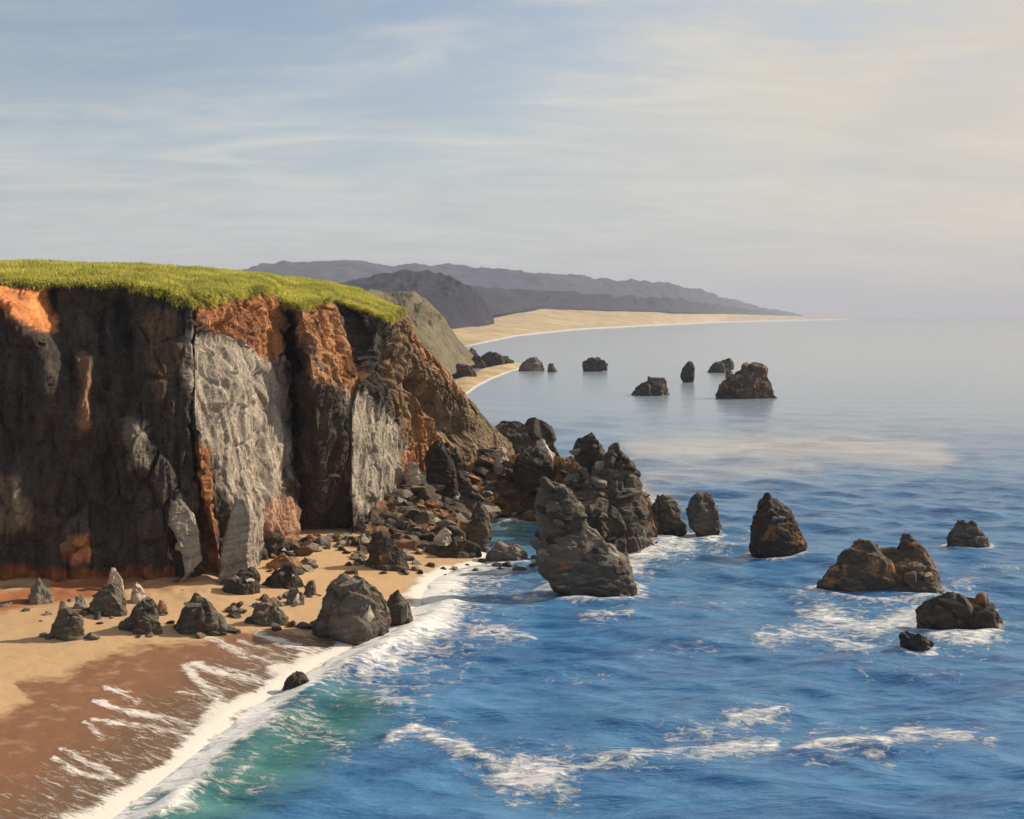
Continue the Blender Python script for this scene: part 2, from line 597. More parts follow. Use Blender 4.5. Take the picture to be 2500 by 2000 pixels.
# quadratic through base, mid (at half height) and top
vv = vs[None, :, None]
lin = np.where(vv < 0.5, B_[:, None] * (1 - 2 * vv) + M_[:, None] * (2 * vv), M_[:, None] * (2 - 2 * vv) + T_[:, None] * (2 * vv - 1))
quad = B_[:, None] * (1 - vv) * (1 - 2 * vv) + M_[:, None] * 4 * vv * (1 - vv) + T_[:, None] * vv * (2 * vv - 1)
G = 0.55 * lin + 0.45 * quad
G[:, :, 2] = lin[:, :, 2]
# outward horizontal direction, smoothed along the wall
dU = np.gradient(G[:, :, :2], axis=0)
for _ in range(14):
    dU[1:-1] = (dU[:-2] + 2 * dU[1:-1] + dU[2:]) / 4
    dU[:, 1:-1] = (dU[:, :-2] + 2 * dU[:, 1:-1] + dU[:, 2:]) / 4
N2 = np.stack([dU[..., 1], -dU[..., 0]], -1)
N2 /= np.linalg.norm(N2, axis=-1, keepdims=True) + 1e-9
gx, gy = pix(G[..., 0], G[..., 1], G[..., 2])
q = G.copy()
disp = 1.05 * fbm(q * np.array([0.16, 0.16, 0.045]), 3, 0.5, 1)                     # vertical ribs
disp += 0.42 * fbm(q * np.array([0.30, 0.30, 0.10]), 3, 0.5, 5, ridged=True) - 0.2
f1, f2, cid = worley(q * np.array([0.20, 0.20, 0.085]), 8)
disp += 1.5 * (cid - 0.5) * smooth(0.0, 0.22, f2 - f1)
f1, f2, cid = worley(q * np.array([0.42, 0.42, 0.24]), 2)
disp += 0.95 * (cid - 0.5) * smooth(0.0, 0.16, f2 - f1) - 0.45 * (1 - smooth(0.0, 0.14, f2 - f1))
f1, f2, cid = worley(q * np.array([1.25, 1.25, 0.7]), 4)
disp += 0.26 * (cid - 0.5) - 0.10 * (1 - smooth(0.0, 0.16, f2 - f1))
disp += 0.09 * fbm(q * 2.6, 3, 0.6, 9)
disp += 0.30 * fbm(q * np.array([0.95, 0.95, 0.10]), 3, 0.55, 12, ridged=True) - 0.15
GREY = [[(448, 810), (560, 830), (660, 880), (702, 905), (702, 1180), (650, 1290), (628, 1420), (590, 1420), (585, 1270), (545, 1190), (505, 1080), (458, 960)],
        [(850, 950), (880, 950), (960, 1040), (992, 1100), (992, 1200), (940, 1260), (880, 1260), (850, 1200)]]
gm = 0
for jx, jy in ((0, 0), (9, 5), (-9, -5), (5, -9), (-5, 9)):
    gm = gm + 0.2 * (in_poly(gx + jx, gy + jy, GREY[0]) | in_poly(gx + jx, gy + jy, GREY[1]))
disp = disp * (1 - 0.5 * gm) + gm * (0.75 * fbm(q * np.array([0.22, 0.22, 0.12]), 2, 0.5, 17))
# carved hollows and proud ribs: (polyline in photo pixels, half width in pixels, metres out)
CARVE = [
    ([(948, 880), (952, 915)], 24, -4.5), ([(1012, 945), (1060, 995), (1125, 1068)], 24, -4.5),
    ([(15, 720), (60, 750), (98, 800)], 34, 4.2), ([(120, 700), (122, 800)], 26, -2.2),
    ([(640, 925), (630, 985)], 22, -1.8), ([(545, 800), (535, 930)], 16, -1.5), ([(640, 1060), (636, 1180)], 16, -1.5),
    ([(505, 860), (520, 980)], 14, 1.3), ([(205, 890), (190, 1050)], 22, 1.8), ([(120, 870), (130, 1000)], 30, 1.5),
    ([(402, 770), (392, 850), (400, 960)], 34, 1.0), ([(325, 1050), (340, 1130)], 34, 1.7), ([(50, 1150), (80, 1280)], 40, 1.8),
    ([(290, 740), (300, 900)], 20, -2.0), ([(250, 720), (240, 980)], 16, -1.2),
    ([(905, 1090), (900, 1210)], 10, 0.9), ([(1005, 960), (1060, 1060)], 12, 1.6),
    ([(690, 760), (720, 900)], 18, -2.0), ([(860, 760), (900, 900)], 22, -2.5),
]
for pl, wd, amt in CARVE:
    d, _ = poly_dist(gx + 9 * perlin(q * 0.5, 21), gy, pl)
    disp += amt * np.exp(-(d / wd) ** 2)
fade = smooth(0.0, 0.03, vs)[None, :] * (1 - 0.75 * smooth(0.93, 1.0, vs))[None, :]
spur = smooth(18.2, 20.0, us)
disp = disp * (0.35 + 0.65 * fade) * (1 - 0.45 * spur)[:, None]
G[..., 0] += N2[..., 0] * disp
G[..., 1] += N2[..., 1] * disp
G[..., 2] += 0.22 * fbm(q * 0.7, 2, 0.5, 14) * smooth(0, 0.1, vs)[None, :]
cliff_top = G[:, -1].copy()

# geology: dark basalt, grey stone, red clay and ochre earth; shade painted into the gullies
tint = np.empty(G.shape)
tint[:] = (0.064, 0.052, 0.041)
wx = gx + 16 * fbm(q * 0.45, 3, 0.6, 31)
wy = gy + 16 * fbm(q * 0.45, 3, 0.6, 37)
ZONES = [
    ([(940, 740), (1300, 740), (1300, 1130), (1160, 1130), (985, 1110), (960, 980), (930, 880)], (0.235, 0.150, 0.080)),       # spur, ochre
    ([(1060, 940), (1300, 1060), (1300, 1140), (1130, 1130), (1060, 1040)], (0.21, 0.155, 0.092)),                            # lower spur, drab
    ([(985, 770), (1010, 800), (1090, 880), (1150, 980), (1110, 960), (1040, 880), (990, 830)], (0.33, 0.175, 0.085)),       # orange rim
    ([(1005, 1000), (1060, 1020), (1090, 1100), (990, 1110)], (0.40, 0.20, 0.08)),
    ([(960, 820), (1010, 850), (1015, 930), (965, 930)], (0.20, 0.13, 0.08)),
    ([(465, 700), (680, 700), (700, 905), (660, 890), (560, 830), (482, 790)], (0.43, 0.185, 0.072)),                         # clay over the grey face
    ([(560, 770), (632, 770), (640, 860), (575, 830)], (0.26, 0.115, 0.055)),
    ([(720, 740), (800, 720), (880, 900), (870, 975), (835, 960), (800, 930), (755, 935)], (0.40, 0.195, 0.082)),
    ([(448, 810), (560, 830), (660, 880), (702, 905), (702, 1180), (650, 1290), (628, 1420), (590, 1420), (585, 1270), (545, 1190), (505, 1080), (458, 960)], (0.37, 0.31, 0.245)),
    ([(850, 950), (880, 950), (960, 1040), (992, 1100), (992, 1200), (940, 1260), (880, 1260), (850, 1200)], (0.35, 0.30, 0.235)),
    ([(-10, 690), (118, 690), (132, 815), (60, 775), (-10, 730)], (0.66, 0.245, 0.085)),
    ([(190, 860), (225, 860), (205, 1060), (180, 1060)], (0.25, 0.14, 0.075)),
    ([(360, 760), (430, 745), (440, 900), (400, 980), (352, 900)], (0.15, 0.095, 0.058)),
    ([(300, 1030), (365, 1030), (360, 1130), (320, 1140)], (0.22, 0.19, 0.14)),
    ([(-20, 1150), (60, 1160), (90, 1290), (-20, 1300)], (0.20, 0.165, 0.12)),
    ([(480, 1080), (510, 1080), (520, 1300), (560, 1400), (480, 1400), (470, 1250)], (0.33, 0.145, 0.055)),
    ([(170, 1310), (215, 1310), (215, 1370), (165, 1370)], (0.45, 0.19, 0.075)),
    ([(650, 1210), (720, 1220), (730, 1320), (690, 1330), (655, 1290)], (0.42, 0.25, 0.155)),
    ([(985, 1100), (1040, 1100), (1060, 1220), (960, 1260)], (0.34, 0.15, 0.07)),
    ([(648, 690), (690, 700), (735, 760), (768, 930), (735, 960), (690, 940), (672, 780)], (0.050, 0.042, 0.036)),  # gully shade painted dark into the tint
    ([(790, 700), (850, 715), (928, 765), (938, 960), (880, 960), (850, 850)], (0.050, 0.042, 0.036)),  # painted shade of the right-hand gully
    ([(-900, 1395), (420, 1385), (440, 1440), (-900, 1470)], (0.30, 0.10, 0.035)),
]
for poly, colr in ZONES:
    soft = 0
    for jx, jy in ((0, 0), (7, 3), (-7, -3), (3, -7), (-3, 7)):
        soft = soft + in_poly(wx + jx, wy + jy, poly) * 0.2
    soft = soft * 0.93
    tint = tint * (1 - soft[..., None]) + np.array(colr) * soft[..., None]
streak = 1 + 0.35 * fbm(q * np.array([0.9, 0.9, 0.12]), 3, 0.6, 51)
tint *= np.clip(streak, 0.5, 1.6)[..., None]
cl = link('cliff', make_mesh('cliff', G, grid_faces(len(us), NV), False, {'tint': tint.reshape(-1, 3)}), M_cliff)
tag(cl, kind='structure')

# ------------------------------------------------------------------ grass on the headland
SKYX = [-900, 0, 100, 280, 450, 560, 700, 800, 880, 930, 960, 985]
SKYY = [644, 650, 648, 652, 659, 667, 681, 694, 709, 736, 750, 759]
sel = us <= K_GRASS_END + 0.001
gi = np.where(sel)[0]
gi = gi[::2]
Tg = cliff_top[gi]
tpx, _ = pix(Tg[:, 0], Tg[:, 1], Tg[:, 2])
nrm2 = N2[gi, -1]
NW = 70
wsv = np.concatenate([[0.0, 0.004], np.linspace(0.012, 1.0, 44), np.linspace(1.06, 2.2, NW - 46)])
inD = Tg[:, 1] + 72 * (1 - 0.6 * smooth(780, 980, tpx))
ipx = tpx + np.where(tpx > 900, (960 - tpx) * 0.35, 12)
ipx = np.minimum(ipx, 968)
iz = H - (np.interp(ipx, SKYX, SKYY) - HZ) / F * inD
I_ = np.stack([(ipx - CX) / F * inD, inD, iz], -1)
GG = np.zeros((len(gi), NW, 3))
for j, wv_ in enumerate(wsv):
    ww = min(wv_, 1.0)
    e = 1 - (1 - ww) ** 1.7
    GG[:, j, :2] = Tg[:, :2] * (1 - ww) + I_[:, :2] * ww
    GG[:, j, 2] = Tg[:, 2] * (1 - e) + I_[:, 2] * e
    if wv_ > 1:
        GG[:, j, 1] += (wv_ - 1) * 110
        GG[:, j, 0] -= (wv_ - 1) * 26
        GG[:, j, 2] -= 7.5 * (wv_ - 1) ** 1.5
lipn = fbm(np.stack([tpx * 0.02, tpx * 0, tpx * 0], -1), 3, 0.6, 61)
lip = 0.35 + 0.8 * np.clip(lipn, -0.35, 1.2)
GG[:, 0, 0] += nrm2[:, 0] * 0.4
GG[:, 0, 1] += nrm2[:, 1] * 0.4
GG[:, 0, 2] -= lip
GG[:, 1, 0] += nrm2[:, 0] * 0.45
GG[:, 1, 1] += nrm2[:, 1] * 0.45
GG[:, 1, 2] += 0.15
hum = 0.35 * fbm(GG * np.array([0.13, 0.06, 0.0]), 4, 0.55, 71)
GG[:, 2:, 2] += hum[:, 2:] * smooth(0.0, 0.08, wsv[2:])[None, :]
turf = link('grass_slope', make_mesh('grass_slope', GG, grid_faces(len(gi), NW), True), M_turf)
tag(turf, kind='structure')

# blades in tufts
def tufts(n):
    a = RNG.integers(0, len(gi) - 1, n)
    wq = np.concatenate([RNG.random(n // 2) ** 1.6 * 44, RNG.random(n - n // 2) * 46])
    edge = RNG.random(n) < 0.16
    wq[edge] = RNG.random(edge.sum()) * 1.8
    j = np.clip(wq.astype(int), 0, NW - 2)
    fa, fj = RNG.random(n)[:, None], (wq - j)[:, None]
    p0 = (GG[a, j] * (1 - fa) + GG[a + 1, j] * fa) * (1 - fj) + (GG[a, j + 1] * (1 - fa) + GG[a + 1, j + 1] * fa) * fj
    hang = (wq < 1.6)
    nb_ = nrm2[a]
    V, D = [], []
    for _ in range(4):
        ang = RNG.random(n) * 2 * np.pi
        hgt = (0.20 + 0.42 * RNG.random(n)) * np.where(hang, 0.8, 1.0)
        wd = 0.05 + 0.07 * RNG.random(n)
        base = p0 + np.stack([RNG.normal(0, 0.16, n), RNG.normal(0, 0.16, n), np.zeros(n) - 0.04], -1)
        side = np.stack([np.cos(ang), np.sin(ang), 0 * ang], -1) * wd[:, None]
        lean = np.stack([RNG.normal(-0.18, 0.22, n), RNG.normal(-0.1, 0.22, n), np.ones(n)], -1)
        lean[hang] = np.stack([nb_[hang, 0] * 0.9, nb_[hang, 1] * 0.9, RNG.normal(-0.45, 0.5, hang.sum())], -1)
        tip = base + lean * hgt[:, None]
        V.append(np.stack([base - side, base + side, tip], 1))
        dr = np.clip(RNG.normal(0.25, 0.3, n), 0, 1)
        D.append(np.stack([dr * 0.5, dr * 0.5, np.clip(dr + 0.15, 0, 1)], 1))
    V = np.concatenate(V).reshape(-1, 3)
    D = np.concatenate(D).reshape(-1)
    return V, D


V, D = tufts(60000)
gr = link('grass', make_mesh('grass', V, np.arange(len(V)).reshape(-1, 3), False, {'dry': D}), M_blade)
tag(gr, kind='stuff', label='bright yellow green grass covering the top of the headland', cat='grass')

# ------------------------------------------------------------------ beach
SHORE = [(-42, 20), (-31, 52), (-23.6, 74), (-18.5, 100), (-12.5, 118), (-9.5, 128), (-9.3, 138), (-7, 146), (-3.5, 150), (-3.5, 160), (-4, 176), (-2, 200)]


def beach_z(X, Y):
    d = signed_line(X, Y, SHORE)
    z = np.where(d > 0, 0.10 * np.minimum(d, 1.5) + 0.085 * np.minimum(d, 20) + 0.045 * np.maximum(d - 20, 0), 0.10 * np.maximum(d, -40))
    p = np.stack([X, Y, 0 * X], -1)
    z = z + 0.10 * fbm(p * 0.12, 3, 0.5, 81) * smooth(-1, 6, d) + 0.05 * fbm(p * 0.5, 3, 0.5, 83) * smooth(2, 9, d)
    return z, d


bx_ = np.arange(-100, 13, 0.24)
by_ = np.arange(44, 182, 0.24)
BX, BY = np.meshgrid(bx_, by_, indexing='ij')
BZ, BD = beach_z(BX, BY)
# clay bank along the cliff foot
bpx, bpy_ = pix(BX, BY, BZ)
pq = np.stack([BX, BY, 0 * BX], -1)
jx = bpx + 14 * fbm(pq * 0.35, 3, 0.6, 91)
jy = bpy_ + 10 * fbm(pq * 0.35, 3, 0.6, 93)
clay = np.zeros(BX.shape)
for pl, wd, amt in (([(-400, 1440), (0, 1478), (120, 1462), (250, 1440), (345, 1418)], 22, 1.0), ([(350, 1445), (500, 1420)], 24, 0.5)):
    d, _ = poly_dist(jx, jy, pl)
    clay = np.maximum(clay, amt * np.exp(-(d / wd) ** 2))
bankd, _ = poly_dist(jx, jy, [(-400, 1420), (0, 1440), (250, 1415), (430, 1410), (500, 1408)])
BZ = BZ + 0.9 * np.exp(-(bankd / 34) ** 2)
# wet sand: outline of the dark area as the photo shows it
wetpoly = [(-200, 1760), (0, 1735), (60, 1700), (20, 1655), (140, 1650), (190, 1612), (290, 1580), (360, 1565), (500, 1560), (540, 1532), (620, 1540), (800, 1560), (1200, 1380), (1300, 1500), (1300, 2100), (-800, 2400), (-800, 1900)]
wet = np.zeros(BX.shape)
for ax in range(-2, 3):
    wet += in_poly(jx + ax * 9, jy + ax * 8, wetpoly) * 0.2
deepwet = smooth(12.0, 2.0, BD)
wet = np.clip(wet * (0.46 + 0.54 * deepwet), 0, 1)
STREAKS = [
    ([(228, 1712), (300, 1735), (430, 1762), (520, 1785)], 11, 1.0), ([(255, 1682), (300, 1690), (330, 1712)], 12, 1.0),
    ([(205, 1762), (235, 1790), (250, 1800)], 8, 1.0), ([(222, 1757), (300, 1768), (420, 1785), (500, 1798)], 9, 0.9),
    ([(150, 1828), (210, 1862), (300, 1905)], 11, 1.0), ([(130, 1850), (180, 1885), (300, 1912)], 10, 1.0), ([(150, 1825), (250, 1845), (380, 1880)], 5, 0.7),
    ([(455, 1628), (480, 1660), (520, 1690), (560, 1740)], 20, 1.0), ([(470, 1622), (560, 1648), (640, 1662)], 16, 1.0),
    ([(500, 1552), (600, 1600), (680, 1620), (780, 1640)], 15, 0.8), ([(630, 1550), (700, 1572), (800, 1600), (860, 1605)], 14, 1.0),
    ([(580, 1565), (660, 1590), (760, 1620)], 10, 0.75), ([(530, 1770), (600, 1740), (640, 1700)], 24, 0.85), ([(480, 1832), (560, 1790), (600, 1760)], 18, 0.9),
    ([(430, 1688), (520, 1700)], 7, 0.7), ([(128, 1724), (155, 1730)], 5, 0.6), ([(560, 1720), (640, 1690), (720, 1670)], 20, 0.7),
    ([(600, 1640), (660, 1690)], 26, 0.6), ([(740, 1600), (840, 1625), (900, 1600)], 26, 0.9), ([(860, 1590), (960, 1560), (1010, 1530)], 22, 1.0),
]
bfoam = np.zeros(BX.shape)
for pl, wd, amt in STREAKS:
    d, tt = poly_dist(bpx + 6 * fbm(pq * 0.9, 2, 0.6, 101), bpy_ + 5 * fbm(pq * 0.9, 2, 0.6, 103), pl)
    bfoam = np.maximum(bfoam, 1.15 * amt * (1.05 - 0.5 * tt) * np.exp(-(d / (wd * (0.7 + 0.6 * tt))) ** 2))
# trailing edge of the swash along the waterline
edge = 1.5 * np.exp(-((BD - 0.7 - 1.3 * fbm(pq * 0.16, 3, 0.6, 105)) / (1.5 + 0.7 * fbm(pq * 0.3, 2, 0.6, 109))) ** 2)
bfoam = np.maximum(bfoam, edge * smooth(182, 150, BY))
bfoam = np.maximum(bfoam, 0.36 * smooth(13, 3, BD + 3 * fbm(pq * 0.15, 3, 0.6, 107)) * smooth(126, 112, BY))
bfoam *= smooth(-3, -0.5, BD)
BZ = BZ + 0.05 * bfoam
be = link('beach', make_mesh('beach', np.stack([BX, BY, BZ], -1), grid_faces(len(bx_), len(by_)), True,
                             {'wet': wet.ravel(), 'foam': bfoam.ravel(), 'clay': clay.ravel()}), M_sand)
tag(be, kind='structure')


def ground_z(X, Y):
    z, _ = beach_z(np.array([X], float), np.array([Y], float))
    return float(z[0])


# ------------------------------------------------------------------ rubble point
CP = np.array([
    (-3.6, 215, 7.6), (3.3, 202, 8.8), (9.4, 190, 10.0), (14.2, 179, 10.4), (16.2, 171, 9.8),
    (-2, 201, 4.4), (4.5, 193, 5.2), (9, 183, 6.2), (13, 170, 6.8),
    (-3, 189.5, 0.6), (3.5, 187, 0.4), (6.5, 177, 0.4), (8.5, 166, 0.6), (10.5, 157.5, 0.4), (16, 154, -0.3), (20, 159, -1), (20.5, 170, -1.5),
    (18.5, 185, -1.5), (14, 201, -1.5), (8, 217, -1.5), (0, 234, -1.5),
    (0, 176, -2.2), (4, 163, -3), (3, 150, -3), (12, 145, -3), (25, 150, -4), (28, 175, -4), (25, 200, -4), (12, 228, -4), (-3, 250, -4),
    (-9, 196, 5), (-12, 181, 4), (-10, 170, 2.0), (-4.5, 179, 0.9), (-7, 166, 1.0), (-14, 168, 2.6), (-16, 160, 1.8), (-8, 156, 0.6), (-12, 205, 8), (-12, 225, 8), (-18, 190, 6), (-2, 168, -0.6), (-20, 240, 10), (-18, 150, 1.0), (-6, 145, -1)])
A = np.linalg.norm(CP[:, None, :2] - CP[None, :, :2], axis=-1)
WT = np.linalg.solve(A + 1e-6 * np.eye(len(CP)), CP[:, 2] - 0.0)


def point_z(X, Y):
    X, Y = np.asarray(X, float), np.asarray(Y, float)
    fx = np.clip((X - QX[0]) / 0.5, 0, len(QX) - 1.001)
    fy = np.clip((Y - QY[0]) / 0.5, 0, len(QY) - 1.001)
    i, j = fx.astype(int), fy.astype(int)
    u, v_ = fx - i, fy - j
    return (QZ[i, j] * (1 - u) * (1 - v_) + QZ[i + 1, j] * u * (1 - v_) + QZ[i, j + 1] * (1 - u) * v_ + QZ[i + 1, j + 1] * u * v_)


QX, QY = np.arange(-62, 84, 0.5), np.arange(98, 304, 0.5)
_X, _Y = np.meshgrid(QX, QY, indexing='ij')
QZ = sum(WT[k] * np.hypot(_X - CP[k, 0], _Y - CP[k, 1]) for k in range(len(CP)))
for _ in range(14):
    QZ[1:-1] = (QZ[:-2] + 2 * QZ[1:-1] + QZ[2:]) / 4
    QZ[:, 1:-1] = (QZ[:, :-2] + 2 * QZ[:, 1:-1] + QZ[:, 2:]) / 4


px_ = np.arange(-19, 29, 0.25)
py_ = np.arange(143, 252, 0.3)
PX, PY = np.meshgrid(px_, py_, indexing='ij')
PZ = point_z(PX, PY)
pp = np.stack([PX, PY, PZ], -1)
f1, f2, cid = worley(pp * np.array([0.55, 0.55, 0.55]), 6)
PZ = PZ + 0.9 * (cid - 0.5) * smooth(0, 0.15, f2 - f1) + 0.5 * fbm(pp * 0.35, 4, 0.55, 111)
f1, f2, cid = worley(pp * 1.5, 7)
PZ = PZ + 0.35 * (cid - 0.5)
ptint = np.empty(PZ.shape + (3,))
ptint[:] = (0.085, 0.066, 0.048)
rn = fbm(pp * 0.2, 3, 0.6, 113)
rr = smooth(-0.05, 0.35, rn)[..., None] * 0.85
ptint = ptint * (1 - rr) + np.array((0.24, 0.115, 0.05)) * rr
ppx, ppy = pix(PX, PY, PZ)
od, _ = poly_dist(ppx, ppy, [(1180, 1088), (1300, 1092), (1420, 1100)])
oo = np.exp(-(od / 20) ** 2)[..., None]
ptint = ptint * (1 - oo) + np.array((0.50, 0.20, 0.075)) * oo
wetk = smooth(1.2, 0.2, PZ)[..., None] * 0.6
ptint = ptint * (1 - wetk) + np.array((0.03, 0.025, 0.02)) * wetk
pt = link('rocky_point', make_mesh('rocky_point', np.stack([PX, PY, PZ], -1), grid_faces(len(px_), len(py_)), False, {'tint': ptint.reshape(-1, 3)}), M_cliff)
tag(pt, kind='structure')

# ------------------------------------------------------------------ rocks built from their outlines
def proto(seed, sub=3):
    import bmesh
    bm = bmesh.new()
    bmesh.ops.create_icosphere(bm, subdivisions=sub, radius=1.0)
    v = np.array([x.co[:] for x in bm.verts])
    f = np.array([[x.index for x in fc.verts] for fc in bm.faces])
    bm.free()
    rg = np.random.default_rng(seed)
    for k in range(9):
        n = rg.normal(size=3)
        n /= np.linalg.norm(n)
        c = rg.uniform(0.38, 0.78)
        v -= n * (np.maximum(v @ n - c, 0) * 0.97)[:, None]
    d = 0.10 * fbm(v * 1.8, 3, 0.5, seed % 40) + 0.035 * fbm(v * 6, 2, 0.6, seed % 30)
    v = v * (1 + d)[:, None]
    return v, f


CHUNK = [proto(300 + k) for k in range(8)]
ROCKS = []


def depth_for(px, py, beach):
    z0 = 0.0
    for _ in range(8):
        Dd = (H - z0) * F / (py - HZ)
        if not beach:
            break
        z0 = max(ground_z((px - CX) / F * Dd, Dd), 0.0)
    return Dd, z0


def loft(levels, D, Dz, thick, seed, nl, na, expo, squash):
    """levels: (py, left px, right px) from the foot to the top; returns closed rings round the outline"""
    lv = np.array(levels, float)
    wmx = (lv[:, 2] - lv[:, 1]).max()
    if wmx < 125:
        c_ = (lv[:, 1] + lv[:, 2]) / 2
        hw = np.maximum((lv[:, 2] - lv[:, 1]) / 2, 0.24 * wmx)
        lv[:, 1], lv[:, 2] = c_ - hw, c_ + hw
    z = H - (lv[:, 0] - HZ) / F * D
    xl, xr = (lv[:, 1] - CX) / F * D, (lv[:, 2] - CX) / F * D
    # foot goes on below the ground
    z = np.concatenate([[z[0] - Dz], z])
    gl = 0.12 * (xr[0] - xl[0])
    xl = np.concatenate([[xl[0] - gl], xl])
    xr = np.concatenate([[xr[0] + gl], xr])
    tq = np.linspace(0, 1, nl)
    zc = z[0] + (z[-1] - z[0]) * tq
    L = np.interp(zc, z, xl)
    R = np.interp(zc, z, xr)
    wmax = (xr - xl).max()
    th = thick * wmax * (0.25 + 0.75 * (R - L) / wmax)
    th = th * (1 - 0.35 * smooth(0.55, 1.0, tq))
    ang = np.linspace(0, 2 * np.pi, na, endpoint=False)
    ca, sa = np.cos(ang), np.sin(ang)
    r = (np.abs(ca) ** expo + np.abs(sa) ** expo) ** (-1 / expo)
    ux, uy = ca * r, sa * r
    V = np.zeros((nl, na, 3))
    V[..., 0] = ((L + R) / 2)[:, None] + ((R - L) / 2)[:, None] * ux
    V[..., 1] = D + (th / 2)[:, None] * uy + (squash * (zc - zc[0]))[:, None]
    V[..., 2] = zc[:, None]
    top = np.stack([V[-1, :, 0], V[-1, :, 1], V[-1, :, 2]], -1).mean(0)
    caps = [V]
    for s_ in (0.72, 0.42, 0.15):
        c = V[-1] * s_ + top * (1 - s_)
        c[:, 2] += (R[-1] - L[-1]) * 0.10 * (1 - s_)
        caps.append(c[None])
    V = np.concatenate(caps, 0)
    return V, wmax


def rough_rock(V, wmax, seed, amp, fine, cuts=10, ztop=None):
    sh = V.shape
    Pn = V.reshape(-1, 3).copy()
    cen = Pn.mean(0)
    rg = np.random.default_rng(seed)
    hb = Pn[:, 2].max() - Pn[:, 2].min()
    # flat facets: slice the form with random planes
    for k in range(cuts):
        n = rg.normal(size=3) * np.array([1, 1, 0.7])
        n[2] = abs(n[2]) - 0.05
        n /= np.linalg.norm(n)
        s = (Pn - cen) @ n
        c = np.quantile(s, rg.uniform(0.80, 0.95))
        ov = np.maximum(s - c, 0)
        Pn -= n * (ov * 0.93)[:, None]
    # keep the outline's own width and height after the slicing
    for ax in (0, 2):
        o0, o1 = V[..., ax].min(), V[..., ax].max()
        p0, p1 = Pn[:, ax].min(), Pn[:, ax].max()
        Pn[:, ax] = o0 + (Pn[:, ax] - p0) * (o1 - o0) / (p1 - p0)
    v = Pn.reshape(sh)
    du = np.roll(v, -1, 1) - np.roll(v, 1, 1)
    dl = np.gradient(v, axis=0)
    nn = np.cross(du, dl).reshape(-1, 3)
    nn /= np.linalg.norm(nn, axis=1)[:, None] + 1e-9
    s = 1.0 / max(wmax, 0.3)
    d = amp * wmax * (0.40 * fbm(Pn * s * 1.7, 3, 0.5, seed % 50))
    st = np.array([1.0, 1.0, 0.75])
    f1, f2, cid = worley(Pn * s * 2.6 * st, seed % 37)
    d += amp * wmax * (1.05 * (cid - 0.5) * smooth(0, 0.20, f2 - f1) - 0.12 * (1 - smooth(0, 0.10, f2 - f1)))
    f1, f2, cid = worley(Pn * s * 6.5 * st, seed % 29)
    d += fine * wmax * (0.85 * (cid - 0.5) * smooth(0, 0.15, f2 - f1))
    d += fine * wmax * 0.42 * fbm(Pn * s * 9, 3, 0.6, seed % 41)
    zb = Pn[:, 2] * s * 5.0 + 0.8 * fbm(Pn * s * 1.3, 2, 0.5, seed % 23) + 0.9 * Pn[:, 0] * s
    saw = zb - np.floor(zb)
    d += fine * wmax * 0.75 * (saw - 0.5) * smooth(0.0, 0.18, 1 - saw)
    Pn = Pn + nn * d[:, None]
    return Pn.reshape(sh)


